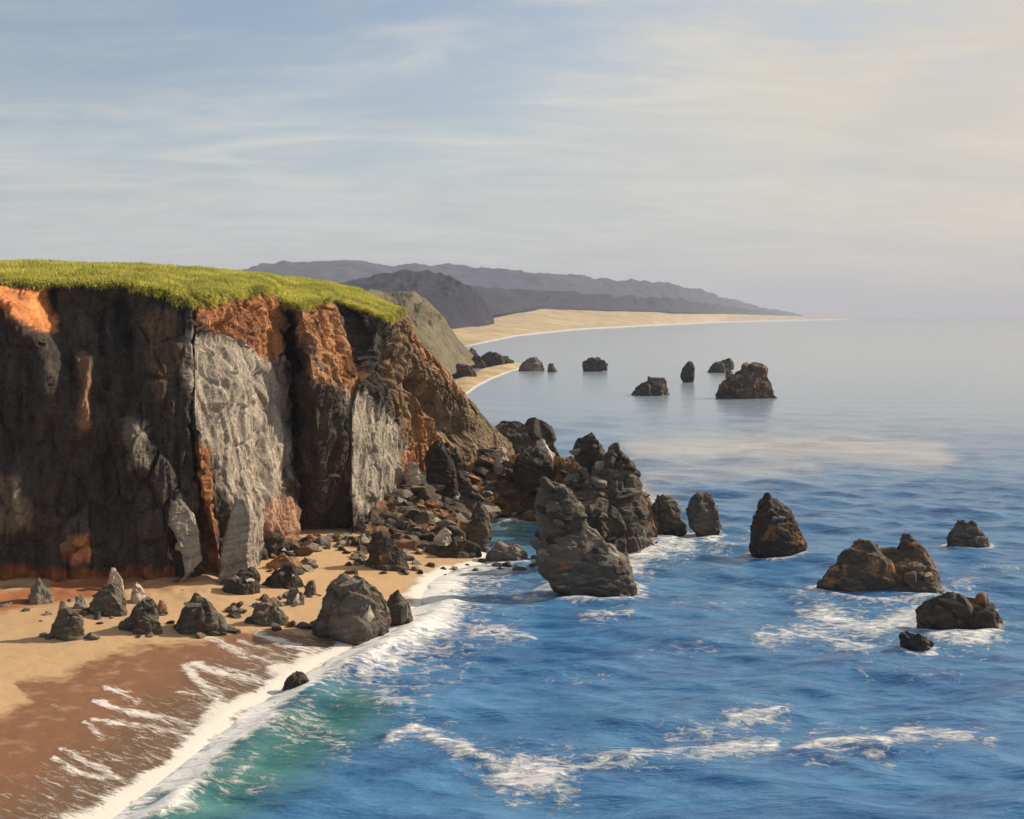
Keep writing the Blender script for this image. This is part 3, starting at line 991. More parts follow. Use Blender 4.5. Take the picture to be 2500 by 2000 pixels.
def rock(name, label, cat, base_py, lofts, mat, group=None, beach=False, thick=0.75, amp=0.085, fine=0.035, seed=1, z0=None, D=None,
         expo=2.6, squash=0.12, res=1.0, cuts=13, crag=7):
    """lofts: list of outlines; each outline a list of (py, left px, right px) foot first"""
    if not isinstance(lofts[0], list):
        lofts = [lofts]
    allx = [x for lo in lofts for l in lo for x in l[1:]]
    cxp = (min(allx) + max(allx)) / 2
    if D is None:
        Df, z0 = depth_for(cxp, base_py, beach)
        wm = (max(allx) - min(allx)) / F * Df
        D = Df + 0.40 * thick * wm
    elif z0 is None:
        z0 = 0.0
    Vs, Fs, Ts, off = [], [], [], 0
    wm_all = (max(allx) - min(allx)) / F * D
    for li, lo in enumerate(lofts):
        wpx = max(l[2] - l[1] for l in lo)
        hpx = max(lo[0][0] - lo[-1][0], 4)
        na = int(np.clip(wpx * 1.1 * res, 22, 150))
        nl = int(np.clip(hpx * 0.55 * res, 12, 90))
        V_, wmax = loft(lo, D + li * 0.6, 1.6 + 0.1 * abs(z0), thick, seed + li, nl, na, expo, squash)
        V_ = rough_rock(V_, wmax, seed + 7 * li, amp, fine, cuts)
        n1, n2 = V_.shape[:2]
        idx = np.arange(n1 * n2).reshape(n1, n2)
        nx = np.roll(idx, -1, 1)
        q4 = np.stack([idx[:-1], nx[:-1], nx[1:], idx[1:]], -1).reshape(-1, 4)
        Vs.append(V_.reshape(-1, 3))
        Fs.append(q4 + off)
        off += n1 * n2
    # angular chunks that break up the body
    if crag and wm_all > 1.5:
        rgc = np.random.default_rng(seed * 3 + 1)
        body = np.concatenate(Vs)
        okv = body[(body[:, 2] > z0 + 0.1) & (body[:, 1] < D + 0.25 * thick * wm_all)]
        zt = body[:, 2].max()
        for _ in range(crag):
            c0 = okv[rgc.integers(len(okv))]
            r_ = wm_all * rgc.uniform(0.10, 0.20)
            v_, f_ = CHUNK[rgc.integers(len(CHUNK))]
            a_ = rgc.uniform(0, 6.28)
            ro = np.array([[math.cos(a_), -math.sin(a_), 0], [math.sin(a_), math.cos(a_), 0], [0, 0, 1]])
            v_ = (v_ * np.array([r_ * rgc.uniform(0.8, 1.3), r_, r_ * rgc.uniform(0.7, 1.5)])) @ ro.T
            ctr = body.mean(0)
            inn = (ctr - c0)
            inn /= np.linalg.norm(inn) + 1e-9
            c0 = c0 + inn * r_ * 0.62
            c0[2] = min(c0[2], zt - r_ * 0.85)
            Vs.append(v_ + c0)
            Ts.append(f_ + off)
            off += len(v_)
    V_ = np.concatenate(Vs)
    org = np.array([(cxp - CX) / F * D, D, z0])
    q4 = np.concatenate(Fs)
    tris = np.concatenate([q4[:, [0, 1, 2]], q4[:, [0, 2, 3]]] + Ts)
    me = make_mesh(name, V_ - org, tris, False)
    o = link(name, me, mat, loc=org)
    tag(o, label, cat, group)
    ROCKS.append((org[0], org[1], (max(allx) - min(allx)) / F * D * 0.5, beach))
    return o


# --- far rocks in the bay
FAR = 'dark rocks standing in the far bay'
rock('sea_rock', 'low grey rock just off the tip of the far dark spit', 'rock', 906, [(906, 1268, 1324), (895, 1274, 1322), (884, 1284, 1318), (878, 1294, 1308)], M_rock, FAR, seed=3, res=1.6)
rock('sea_rock', 'tiny rock barely breaking the surface right of the far spit', 'rock', 908, [(908, 1338, 1362), (898, 1342, 1356), (889, 1345, 1350)], M_rock, FAR, seed=4, res=2.0)
rock('sea_rock', 'blocky dark rock standing alone in the middle of the far bay', 'rock', 907, [(907, 1428, 1482), (895, 1434, 1484), (885, 1438, 1484), (878, 1444, 1476)], M_black, FAR, seed=5, res=1.6, amp=0.11)
rock('sea_rock', 'triangular dark rock with a steep right side, nearest of the loose far bay rocks', 'rock', 966,
     [(966, 1546, 1630), (955, 1560, 1626), (942, 1578, 1624), (930, 1596, 1620), (921, 1602, 1614)], M_black, FAR, seed=6, res=1.6, amp=0.1)
rock('sea_rock', 'slim upright dark rock leaning left of the twin far rock', 'rock', 934, [(934, 1672, 1692), (918, 1660, 1694), (905, 1664, 1694), (893, 1676, 1692), (884, 1686, 1693)], M_black, FAR, seed=8, res=1.8)
rock('sea_rock', 'flat topped brown rock behind the twin far rock', 'rock', 910, [(910, 1732, 1788), (900, 1738, 1794), (890, 1750, 1792), (880, 1764, 1786)], M_rock, FAR, seed=9, res=1.6)
rock('sea_rock', 'large twin peaked dark rock, biggest in the far bay', 'rock', 974,
     [[(974, 1752, 1856), (955, 1762, 1862), (938, 1772, 1850), (925, 1784, 1832), (918, 1794, 1814)],
      [(968, 1790, 1892), (945, 1796, 1892), (925, 1810, 1886), (905, 1836, 1880), (888, 1850, 1872)]], M_rustcap, FAR, seed=12, res=1.3, amp=0.1)
# --- rocks off the point and out to the right
rock('sea_rock', 'squat dark rock with grey right side beside the tall dark block', 'rock', 1312,
     [[(1312, 1578, 1660), (1285, 1572, 1672), (1255, 1578, 1676), (1230, 1600, 1668), (1216, 1616, 1650)]], M_rock, None, seed=15, D=172, thick=0.8)
rock('sea_rock', 'pointed grey brown rock in the water just beyond the end of the point', 'rock', 1308,
     [(1308, 1694, 1742), (1295, 1682, 1762), (1270, 1680, 1764), (1245, 1678, 1748), (1225, 1684, 1728), (1208, 1690, 1712)], M_rock, None, seed=17, thick=0.7)
rock('sea_rock', 'rounded upright sea rock with narrow rusty top and pale ledge alone in open water', 'rock', 1364,
     [(1364, 1842, 1960), (1340, 1832, 1970), (1310, 1826, 1962), (1285, 1826, 1946), (1260, 1830, 1936), (1244, 1846, 1918), (1228, 1856, 1904), (1218, 1866, 1896)],
     M_rustcap, None, seed=19, thick=0.8, amp=0.07)
rock('sea_rock', 'wide brown sea stack with two peaks and rusty crests, largest rock at right', 'rock', 1462,
     [[(1450, 1994, 2200), (1420, 2010, 2190), (1390, 2032, 2170), (1360, 2054, 2132), (1330, 2078, 2104)],
      [(1465, 2110, 2304), (1430, 2124, 2302), (1395, 2150, 2294), (1365, 2176, 2282), (1338, 2200, 2258), (1314, 2216, 2236)]],
     M_rustcap, None, seed=23, thick=0.7, amp=0.06, cuts=6, crag=3)
rock('sea_rock', 'low flat dark block of rock beside the foot of the two peaked stack', 'rock', 1542,
     [(1542, 2252, 2428), (1520, 2246, 2424), (1495, 2240, 2418), (1472, 2250, 2412), (1458, 2272, 2380)], M_rustcap, None, seed=27, thick=0.6, amp=0.08)
rock('sea_rock', 'small wet black rock in the foam in front of the low flat block', 'rock', 1592,
     [(1592, 2232, 2274), (1578, 2212, 2276), (1562, 2200, 2262), (1548, 2200, 2244)], M_black, None, seed=29, thick=0.8)
rock('sea_rock', 'flat sloping dark rock farthest out at the right edge', 'rock', 1338,
     [(1338, 2316, 2412), (1322, 2304, 2414), (1300, 2312, 2410), (1284, 2332, 2404), (1274, 2350, 2396)], M_rock, None, seed=31, thick=0.7)
# --- the point: big blocks
rock('rock_block', 'tall dark block of rock at the seaward end of the point', 'rock', 1368,
     [(1368, 1508, 1572), (1345, 1490, 1584), (1300, 1474, 1592), (1255, 1470, 1588), (1225, 1462, 1560), (1195, 1462, 1540), (1180, 1474, 1528)],
     M_rock, None, seed=33, D=157, thick=0.75, amp=0.07)
rock('rock_block', 'squared grey topped rock above the tall dark block on the point crest', 'rock', 1190,
     [(1200, 1450, 1540), (1160, 1452, 1538), (1125, 1456, 1536), (1100, 1468, 1530), (1094, 1480, 1522)], M_rock, None, seed=35, D=170, z0=7, thick=0.8)
rock('crag', 'dark jagged knob of rock on the crest of the point left of the squared rock', 'rock', 1140,
     [(1160, 1398, 1470), (1120, 1402, 1474), (1090, 1412, 1470), (1072, 1422, 1462), (1064, 1430, 1450)], M_black, None, seed=37, D=178, z0=8, thick=0.8, amp=0.11)
rock('rock_outcrop', 'low dark outcrop with two humps behind the orange earth at the foot of the spur', 'rock', 1078,
     [[(1090, 1180, 1300), (1062, 1186, 1290), (1045, 1192, 1264), (1034, 1200, 1240)],
      [(1090, 1250, 1356), (1062, 1262, 1352), (1046, 1284, 1346), (1034, 1296, 1334)]], M_black, None, seed=41, D=226, z0=7, thick=0.7, amp=0.07, crag=3)
rock('leaning_rock', 'huge leaning wedge of rock with shaded face standing in front of the point', 'rock', 1472,
     [[(1474, 1404, 1553), (1445, 1368, 1556), (1410, 1342, 1545), (1375, 1326, 1530), (1345, 1320, 1500), (1310, 1314, 1462), (1280, 1316, 1424), (1252, 1322, 1384)],
      [(1340, 1322, 1440), (1290, 1312, 1430), (1245, 1306, 1410), (1205, 1316, 1380), (1184, 1330, 1360)]],
     M_rock, None, seed=43, D=134.8, thick=0.6, amp=0.05, cuts=5, crag=4)
rock('rock_block', 'black shaded mass of rock between the leaning wedge and the tall dark block', 'rock', 1400,
     [[(1402, 1400, 1530), (1350, 1384, 1524), (1300, 1380, 1510), (1260, 1396, 1490), (1232, 1416, 1460)],
      [(1340, 1330, 1450), (1300, 1322, 1446), (1265, 1330, 1430), (1245, 1346, 1400)]], M_black, None, seed=44, D=147, thick=0.7, amp=0.1, z0=0)
# --- rocks on the beach
BR = None
rock('boulder', 'biggest beach boulder, black shaded face with grey top, where the surf runs in', 'rock', 1572,
     [[(1572, 745, 925), (1540, 760, 926), (1500, 775, 915), (1460, 792, 900), (1430, 798, 868), (1408, 800, 838)],
      [(1560, 820, 940), (1520, 830, 944), (1480, 838, 938), (1450, 840, 918), (1424, 842, 890)]], M_rock, BR, True, seed=47, thick=0.7, amp=0.10, cuts=6, crag=6)
rock('boulder', 'narrow slab leaning on the right side of the biggest beach boulder, touching the surf', 'rock', 1538,
     [(1538, 955, 1006), (1515, 945, 1008), (1485, 938, 1000), (1458, 934, 980), (1446, 940, 968)], M_rock, BR, True, seed=49, thick=0.8)
rock('boulder', 'small steep dark boulder alone on the pale sand at far left', 'rock', 1566,
     [(1566, 122, 206), (1545, 130, 208), (1520, 144, 200), (1500, 156, 190), (1486, 162, 178)], M_rock, BR, True, seed=51, thick=0.75)
rock('boulder', 'pale grey pointed boulder on the sand below the shaded cliff', 'rock', 1506,
     [(1506, 218, 310), (1480, 216, 308), (1455, 222, 300), (1435, 232, 286), (1422, 240, 270)], M_rock, BR, True, seed=53, thick=0.75)
rock('boulder', 'thin sharp dark boulder between the pointed grey one and the big rounded one', 'rock', 1552,
     [(1552, 290, 394), (1535, 296, 394), (1515, 320, 388), (1494, 348, 380), (1476, 356, 374)], M_rock, BR, True, seed=55, thick=0.75)
rock('boulder', 'big rounded grey brown boulder on the sand at left', 'rock', 1552,
     [(1552, 412, 536), (1525, 410, 546), (1495, 426, 542), (1470, 446, 528), (1452, 464, 506)], M_rock, BR, True, seed=57, thick=0.75)
rock('boulder', 'small rounded pale boulder at the right foot of the big rounded one', 'rock', 1548,
     [(1548, 512, 556), (1530, 508, 560), (1512, 512, 558), (1500, 522, 548)], M_pale, BR, True, seed=59, amp=0.05)
rock('boulder', 'small round pale stone in front of the big rounded boulder', 'rock', 1538,
     [(1538, 470, 504), (1525, 466, 506), (1512, 470, 502), (1504, 478, 496)], M_pale, BR, True, seed=60, amp=0.05)
rock('boulder', 'low dark boulder with a flat grey top between the rounded and the biggest boulder', 'rock', 1532,
     [(1532, 604, 704), (1510, 606, 702), (1490, 618, 694), (1476, 632, 672)], M_rock, BR, True, seed=61, thick=0.7)
rock('boulder', 'dark lump with white right side behind the low flat topped boulder', 'rock', 1478,
     [(1478, 682, 740), (1462, 690, 738), (1448, 700, 730), (1440, 708, 722)], M_rock, BR, True, seed=63)
rock('boulder', 'small dark egg shaped boulder on the sand up from the biggest boulder', 'rock', 1456,
     [(1456, 738, 774), (1442, 736, 776), (1430, 742, 772), (1420, 750, 764)], M_rock, BR, True, seed=65)
rock('boulder', 'low wet rock lying in the backwash at the edge of the breaking wave', 'rock', 1698,
     [(1698, 678, 742), (1682, 686, 760), (1664, 704, 756), (1650, 724, 742)], M_black, BR, True, seed=67)
rock('boulder', 'sharp black boulder casting a blue shadow below the recess of the cliff', 'rock', 1394,
     [(1394, 890, 996), (1370, 892, 984), (1345, 894, 962), (1325, 898, 936), (1306, 900, 916)], M_black, BR, True, seed=69, thick=0.7)
rock('boulder', 'pale flat stone perched behind the sharp black boulder', 'rock', 1330,
     [(1334, 906, 972), (1318, 910, 968), (1300, 916, 950)], M_cream, BR, D=161, z0=1.6, seed=70)
rock('boulder', 'cream coloured broken stone leaning right of the sharp black boulder', 'rock', 1366,
     [(1366, 966, 1002), (1346, 962, 1004), (1325, 968, 1002), (1312, 976, 996)], M_cream, BR, D=158, z0=1.2, seed=71)
rock('boulder', 'long low dark boulder at the head of the cove beside the sand', 'rock', 1388,
     [(1388, 1012, 1158), (1365, 1010, 1160), (1345, 1022, 1154), (1328, 1046, 1140)], M_black, BR, D=153, z0=0.5, seed=73, thick=0.55)
rock('boulder', 'pale grey stone lying on the long low dark boulder', 'rock', 1346,
     [(1346, 1060, 1094), (1325, 1056, 1100), (1305, 1066, 1102), (1292, 1080, 1098)], M_cream, BR, D=154, z0=1.5, seed=74)
rock('boulder', 'tall arched grey boulder with a pale right edge at the head of the cove', 'rock', 1378,
     [(1380, 1148, 1188), (1340, 1140, 1194), (1300, 1134, 1200), (1265, 1140, 1198), (1240, 1150, 1186), (1230, 1160, 1176)], M_rock, BR, D=158, z0=0.4, seed=75, thick=0.9)
rock('boulder', 'low cluster rock with cream top at the mouth of the cove pool', 'rock', 1384,
     [(1384, 1190, 1300), (1366, 1188, 1296), (1345, 1200, 1278), (1328, 1212, 1250)], M_pale, BR, D=152, z0=0.2, seed=77, thick=0.6, amp=0.12)
# --- stones against the cliff foot
rock('boulder', 'stout pale stone at far left against the dark cliff foot', 'rock', 1480,
     [(1484, 70, 126), (1460, 68, 124), (1436, 72, 116), (1414, 78, 104)], M_pale, BR, D=119, z0=2.4, seed=79)
rock('boulder', 'small buff stone low on the sand left of the pointed grey boulder', 'rock', 1478,
     [(1480, 172, 216), (1468, 170, 216), (1456, 176, 210)], M_pale, BR, D=118, z0=2.2, seed=80)
rock('boulder', 'bright cream block lodged high on the dark cliff foot', 'rock', 1424,
     [(1416, 266, 298), (1404, 262, 298), (1390, 258, 296)], M_cream, BR, D=124, z0=3, seed=81, amp=0.06)
rock('boulder', 'rounded buff stone on red earth right of the bright cream block', 'rock', 1450,
     [(1452, 316, 352), (1440, 312, 356), (1428, 318, 352)], M_cream, BR, D=121, z0=2.6, seed=82, amp=0.06)
rock('boulder', 'rusty brown stone behind the thin sharp boulder', 'rock', 1500,
     [(1500, 374, 418), (1486, 370, 420), (1472, 378, 410)], M_rust, BR, True, seed=83)
rock('leaning_rock', 'tall thin pale rock leaning on the dark cliff left of the grey face', 'rock', 1386,
     [(1386, 458, 480), (1350, 448, 476), (1310, 436, 474), (1275, 414, 466), (1245, 396, 454), (1220, 396, 452), (1205, 406, 444)], M_pale, BR, D=128, z0=3, seed=85, thick=1.0, amp=0.12, expo=3.2)
rock('leaning_rock', 'grey rock column at the foot of the big grey cliff face', 'rock', 1385,
     [(1390, 540, 610), (1340, 536, 612), (1290, 538, 614), (1245, 546, 612), (1215, 556, 600)], M_pale, BR, D=130, z0=2.8, seed=86, thick=0.8, amp=0.06)
rock('boulder', 'dark flat boulder with white flecks at the foot of the grey rock column', 'rock', 1440,
     [(1440, 530, 632), (1420, 540, 636), (1402, 560, 630), (1390, 580, 620)], M_black, BR, D=127, z0=2.3, seed=87, thick=0.6, amp=0.1)
rock('boulder', 'dark jumbled boulder right of the flat one with white flecks', 'rock', 1428,
     [(1428, 640, 736), (1412, 646, 736), (1396, 660, 724), (1386, 674, 712)], M_black, BR, D=131, z0=2.2, seed=88, thick=0.6, amp=0.11)
rock('boulder', 'wide low brown slab behind the dark jumbled boulder', 'rock', 1384,
     [(1386, 646, 736), (1372, 654, 730), (1360, 668, 706)], M_rust, BR, D=139, z0=2.2, seed=89, thick=0.6)
rock('leaning_rock', 'cream streaked slab leaning at the foot of the orange spur', 'rock', 1215,
     [(1222, 1020, 1048), (1190, 1002, 1050), (1160, 994, 1046), (1135, 986, 1030), (1128, 990, 1022)], M_cream, BR, D=184, z0=3.5, seed=90, thick=0.7)
rock('leaning_rock', 'dark upright slab with grey right edge at the foot of the orange spur', 'rock', 1215,
     [(1225, 1046, 1118), (1180, 1040, 1112), (1140, 1040, 1108), (1105, 1060, 1100), (1085, 1066, 1090)], M_black, BR, D=186, z0=4, seed=91, thick=0.6)
rock('leaning_rock', 'greenish grey slab resting against the dark upright slab', 'rock', 1215,
     [(1222, 1106, 1166), (1185, 1104, 1150), (1140, 1100, 1134), (1100, 1092, 1118)], M_rock, BR, D=189, z0=4.5, seed=92, thick=0.6)
rock('boulder', 'white topped boulder on the slope of the rocky point nearest the spur', 'rock', 1130,
     [(1138, 1206, 1248), (1118, 1204, 1250), (1102, 1212, 1246), (1096, 1222, 1240)], M_cream, None, D=201, z0=5.5, seed=93)
rock('boulder', 'white streaked rock near the orange earth on top of the point', 'rock', 1120,
     [(1124, 1302, 1352), (1104, 1306, 1348), (1086, 1310, 1336), (1078, 1314, 1328)], M_cream, None, D=192, z0=7.5, seed=94)
rock('rock_block', 'broad dark rock below the white streaked rock on the point', 'rock', 1150,
     [(1160, 1262, 1356), (1130, 1266, 1350), (1108, 1280, 1340), (1096, 1296, 1324)], M_black, None, D=189, z0=6, seed=95, amp=0.1)
rock('rock_block', 'dark brown rock wall above the pool on the point', 'rock', 1270,
     [(1275, 1370, 1500), (1235, 1376, 1496), (1190, 1390, 1486), (1150, 1404, 1474)], M_rock, None, D=168, z0=3, seed=96, amp=0.1, thick=0.6)

PROT = []
for k in range(10):
    v, f = proto(200 + k)
    for mm in (M_rock, M_pale, M_black, M_rust, M_cream):
        me = make_mesh('stone', v, f, False)
        me.materials.append(mm)
        PROT.append(me)


def stone(name, X, Y, Z, s, mk, label, group, cat='stone'):
    o = bpy.data.objects.new(name, PROT[random.randrange(10) * 5 + mk])
    COL.objects.link(o)
    o.location = (X, Y, Z + s * 0.18)
    o.scale = (s * random.uniform(0.8, 1.25), s * random.uniform(0.8, 1.2), s * random.uniform(0.5, 0.85))
    o.rotation_euler = (random.uniform(-0.4, 0.4), random.uniform(-0.4, 0.4), random.uniform(0, 6.3))
    tag(o, label, cat, group)
    return o


# rubble on the point
n_done = 0
tries = 0
taken = []
while n_done < 235 and tries < 12000:
    tries += 1
    X, Y = random.uniform(-17, 20), random.uniform(152, 214)
    z = float(point_z(np.array([X]), np.array([Y]))[0])
    if z < 0.1 or z > 11 or (X < -6 and Y > 196):
        continue
    a, b_ = pix(X, Y, z)
    if not (870 < a < 1580 and 1090 < b_ < 1345) or (1200 < a < 1330 and b_ > 1262):
        continue
    s = random.uniform(1.5, 2.5) if n_done < 60 else random.choice((0.6, 0.75, 0.9, 1.1, 1.4))
    if a < 1150 or b_ < 1130:
        s *= 0.8
    if any((X - u) ** 2 + (Y - v_) ** 2 < (0.48 * (s + s2)) ** 2 for u, v_, s2 in taken):
        continue
    taken.append((X, Y, s))
    mk = random.choices((0, 1, 2, 3), (5, 1.3, 5, 1.1) if s > 1.3 else (5, 3, 4, 1.4))[0]
    size = 'very big' if s > 1.9 else 'big' if s > 1.2 else ('mid sized' if s > 0.8 else 'small')
    colr = ('grey brown', 'pale', 'black', 'rusty orange')[mk]
    place = ('at the foot of the slope beside the sandy cove' if a < 1040 else 'below the dark upright slab and the spur' if a < 1190 and b_ > 1180 else
             'on the slope where the orange spur meets the point' if a < 1190 else 'just above the green pool' if b_ > 1215 and a < 1400 else
             'beside the tall dark block of the point' if a > 1430 else 'on the crest of the point near the orange earth' if b_ < 1140 else 'half way up the slope of the point')
    stone('boulder', X, Y, z, s, mk, '%s %s boulder %s' % (size, colr, place), 'tumbled boulders on the rocky point', 'rock')
    n_done += 1

# stones lodged round the foot of each beach boulder
for rx, ry, rr_, bch in [r for r in ROCKS if r[3]]:
    for k in range(4):
        an = random.uniform(2.4, 7.0)
        X, Y = rx + math.cos(an) * rr_ * random.uniform(0.8, 1.5), ry + math.sin(an) * rr_ * random.uniform(0.7, 1.1)
        zg = ground_z(X, Y)
        if zg < 0.25:
            continue
        mk = random.choices((0, 1, 2, 3, 4), (5, 2, 5, 0.6, 0.6))[0]
        sz = min(rr_, 1.6) * random.uniform(0.22, 0.5)
        side = 'left' if X < rx else 'right'
        stone('stone', X, Y, zg, sz, mk, '%s %s stone lying at the %s foot of a beach boulder' % ('small' if sz < 0.4 else 'knee high', ('grey brown', 'pale', 'black', 'rusty', 'cream')[mk], side),
              'stones round the feet of the beach boulders')

# loose stones along the cliff foot, placed on the sand
FOOT = [((660, 1345), (900, 1318), 60, 0.85), ((520, 1425), (770, 1388), 30, 0.6), ((840, 1372), (1010, 1362), 22, 0.55), ((1000, 1392), (1170, 1388), 14, 0.42),
        ((10, 1474), (360, 1448), 18, 0.42), ((1170, 1380), (1310, 1390), 12, 0.5), ((80, 1500), (420, 1530), 10, 0.36), ((560, 1500), (780, 1452), 18, 0.5), ((400, 1440), (520, 1428), 12, 0.6)]
for fi, ((x1, y1), (x2, y2), n, s0) in enumerate(FOOT):
    for k in range(n):
        f_ = random.random()
        a, b_ = x1 + (x2 - x1) * f_ + random.gauss(0, 5), y1 + (y2 - y1) * f_ + random.gauss(0, 10)
        Dd, zg = depth_for(a, b_, True)
        mk = random.choices((0, 1, 2, 3), (4, 4, 3, 1))[0]
        sz = s0 * random.uniform(0.6, 1.7)
        colr = ('grey brown', 'pale', 'black', 'rusty')[mk]
        where = ('on the sand below the dark cliff recess', 'at the foot of the big grey cliff face', 'beside the sharp black boulder', 'on the sand at the head of the cove',
                 'on the red earth below the shaded cliff', 'at the mouth of the cove pool', 'on the open sand among the left boulders', 'on the sand left of the biggest beach boulder', 'below the tall thin pale rock')[fi]
        lab, grp = '%s %s stone %s' % ('tiny' if sz < 0.4 else 'small' if sz < 0.8 else 'knee high', colr, where), 'loose stones along the cliff foot'
        stone('stone', (a - CX) / F * Dd, Dd, zg, sz, mk, lab, grp)

# ------------------------------------------------------------------ pale ledges and lodged stones: parts of the rock or cliff they belong to
from mathutils.bvhtree import BVHTree
BY_LABEL = {o['label']: o for o in COL.objects if 'label' in o and o.type == 'MESH'}
_bvh = {}


def part_on(owner, name, px, py, wpx, hpx, mk, deep=0.5):
    me = owner.data
    if owner.name not in _bvh:
        co = np.empty(len(me.vertices) * 3, np.float32)
        me.vertices.foreach_get('co', co)
        co = co.reshape(-1, 3) + np.array(owner.location)
        _bvh[owner.name] = BVHTree.FromPolygons([tuple(c) for c in co.tolist()], [tuple(p.vertices) for p in me.polygons])
    d = Vector(((px - CX) / F, 1.0, -(py - HZ) / F)).normalized()
    hit, nrm, _, dist = _bvh[owner.name].ray_cast(Vector((0, 0, H)), d)
    if hit is None:
        print('NOHIT', owner.name, name, px, py)
        return
    mpp = hit.y / F
    o = bpy.data.objects.new(name, PROT[random.randrange(10) * 5 + mk])
    COL.objects.link(o)
    o.parent = owner
    sw, sh = wpx * mpp * 0.62, hpx * mpp * 0.62
    o.location = hit - owner.location - nrm * 0.18 * min(sw, sh)
    o.scale = (sw, min(sw, sh) * deep, sh)
    o.rotation_euler = (0, random.uniform(-0.3, 0.3), math.atan2(nrm.y, nrm.x) + math.pi / 2)


for key, items in {
    'rounded upright sea rock with narrow rusty top and pale ledge alone in open water': [('pale_ledge', 1908, 1268, 40, 22, 1), ('stone_ledge', 1915, 1300, 40, 26, 0)],
    'wide brown sea stack with two peaks and rusty crests, largest rock at right': [('pale_ledge', 2216, 1370, 20, 16, 1), ('pale_ledge', 2242, 1384, 34, 24, 1), ('pale_ledge', 2270, 1408, 34, 22, 0), ('rusty_crest', 2085, 1345, 34, 24, 3), ('rusty_crest', 2180, 1352, 44, 20, 3)],
    'low flat dark block of rock beside the foot of the two peaked stack': [('pale_ledge', 2330, 1478, 66, 22, 0), ('pale_ledge', 2395, 1488, 40, 18, 0)],
    'flat sloping dark rock farthest out at the right edge': [('pale_ledge', 2375, 1296, 34, 26, 0)],
    'huge leaning wedge of rock with shaded face standing in front of the point': [('pale_ledge', 1490, 1362, 60, 36, 1), ('pale_ledge', 1535, 1420, 36, 50, 0), ('pale_ledge', 1485, 1425, 24, 40, 0)],
    'tall dark block of rock at the seaward end of the point': [('pale_edge', 1540, 1215, 70, 44, 0), ('pale_edge', 1572, 1310, 22, 70, 1), ('rusty_patch', 1500, 1270, 26, 34, 3)],
    'biggest beach boulder, black shaded face with grey top, where the surf runs in': [('pale_streak', 905, 1500, 44, 46, 1), ('pale_ledge', 860, 1430, 60, 28, 0)],
    'dark flat boulder with white flecks at the foot of the grey rock column': [('white_fleck', 575, 1418, 34, 18, 4), ('white_fleck', 612, 1416, 22, 12, 4)],
    'dark jumbled boulder right of the flat one with white flecks': [('white_fleck', 690, 1402, 18, 14, 4), ('white_fleck', 716, 1404, 14, 10, 4)],
    'dark lump with white right side behind the low flat topped boulder': [('white_side', 728, 1464, 20, 26, 4)],
    'narrow slab leaning on the right side of the biggest beach boulder, touching the surf': [('pale_edge', 985, 1500, 22, 50, 1)],
    'big rounded grey brown boulder on the sand at left': [('pale_ledge', 480, 1480, 60, 30, 1)],
}.items():
    for it in items:
        part_on(BY_LABEL[key], *it)
POINT_ROCKS = [o for o in COL.objects if o.name.startswith(('rock_block', 'crag', 'leaning_rock', 'rock_outcrop')) and o.location.y > 133 and o.location.x > -4]
rgp = random.Random(5)
for _ in range(70):
    a, b_ = rgp.uniform(1270, 1585), rgp.uniform(1085, 1440)
    d = Vector(((a - CX) / F, 1.0, -(b_ - HZ) / F)).normalized()
    best = None
    for o in POINT_ROCKS:
        if o.name not in _bvh:
            co = np.empty(len(o.data.vertices) * 3, np.float32)
            o.data.vertices.foreach_get('co', co)
            co = co.reshape(-1, 3) + np.array(o.location)
            _bvh[o.name] = BVHTree.FromPolygons([tuple(c) for c in co.tolist()], [tuple(p.vertices) for p in o.data.polygons])
        h = _bvh[o.name].ray_cast(Vector((0, 0, H)), d)
        if h[0] is not None and (best is None or h[3] < best[1]):
            best = (o, h[3])
    if best:
        w_ = rgp.uniform(18, 46)
        part_on(best[0], 'jutting_stone', a, b_, w_, w_ * rgp.uniform(0.5, 0.9), rgp.choices((0, 1, 2, 3), (4, 3, 4, 1.2))[0], 0.8)
for it in [('lodged_stone', 852, 905, 34, 60, 3), ('lodged_stone', 778, 892, 30, 46, 1), ('lodged_stone', 770, 935, 26, 40, 0), ('lodged_stone', 964, 858, 34, 30, 1), ('lodged_stone', 690, 890, 16, 44, 1),
           ('lodged_stone', 588, 985, 40, 16, 1), ('lodged_stone', 565, 910, 40, 10, 1), ('lodged_stone', 978, 945, 26, 56, 1), ('lodged_stone', 170, 1335, 40, 42, 3), ('lodged_stone', 420, 1000, 12, 30, 0),
           ('lodged_stone', 920, 1062, 30, 14, 1), ('lodged_stone', 885, 1060, 30, 14, 1), ('lodged_stone', 800, 1160, 60, 10, 0), ('lodged_stone', 875, 1200, 16, 36, 1)]:
    part_on(cl, *it)

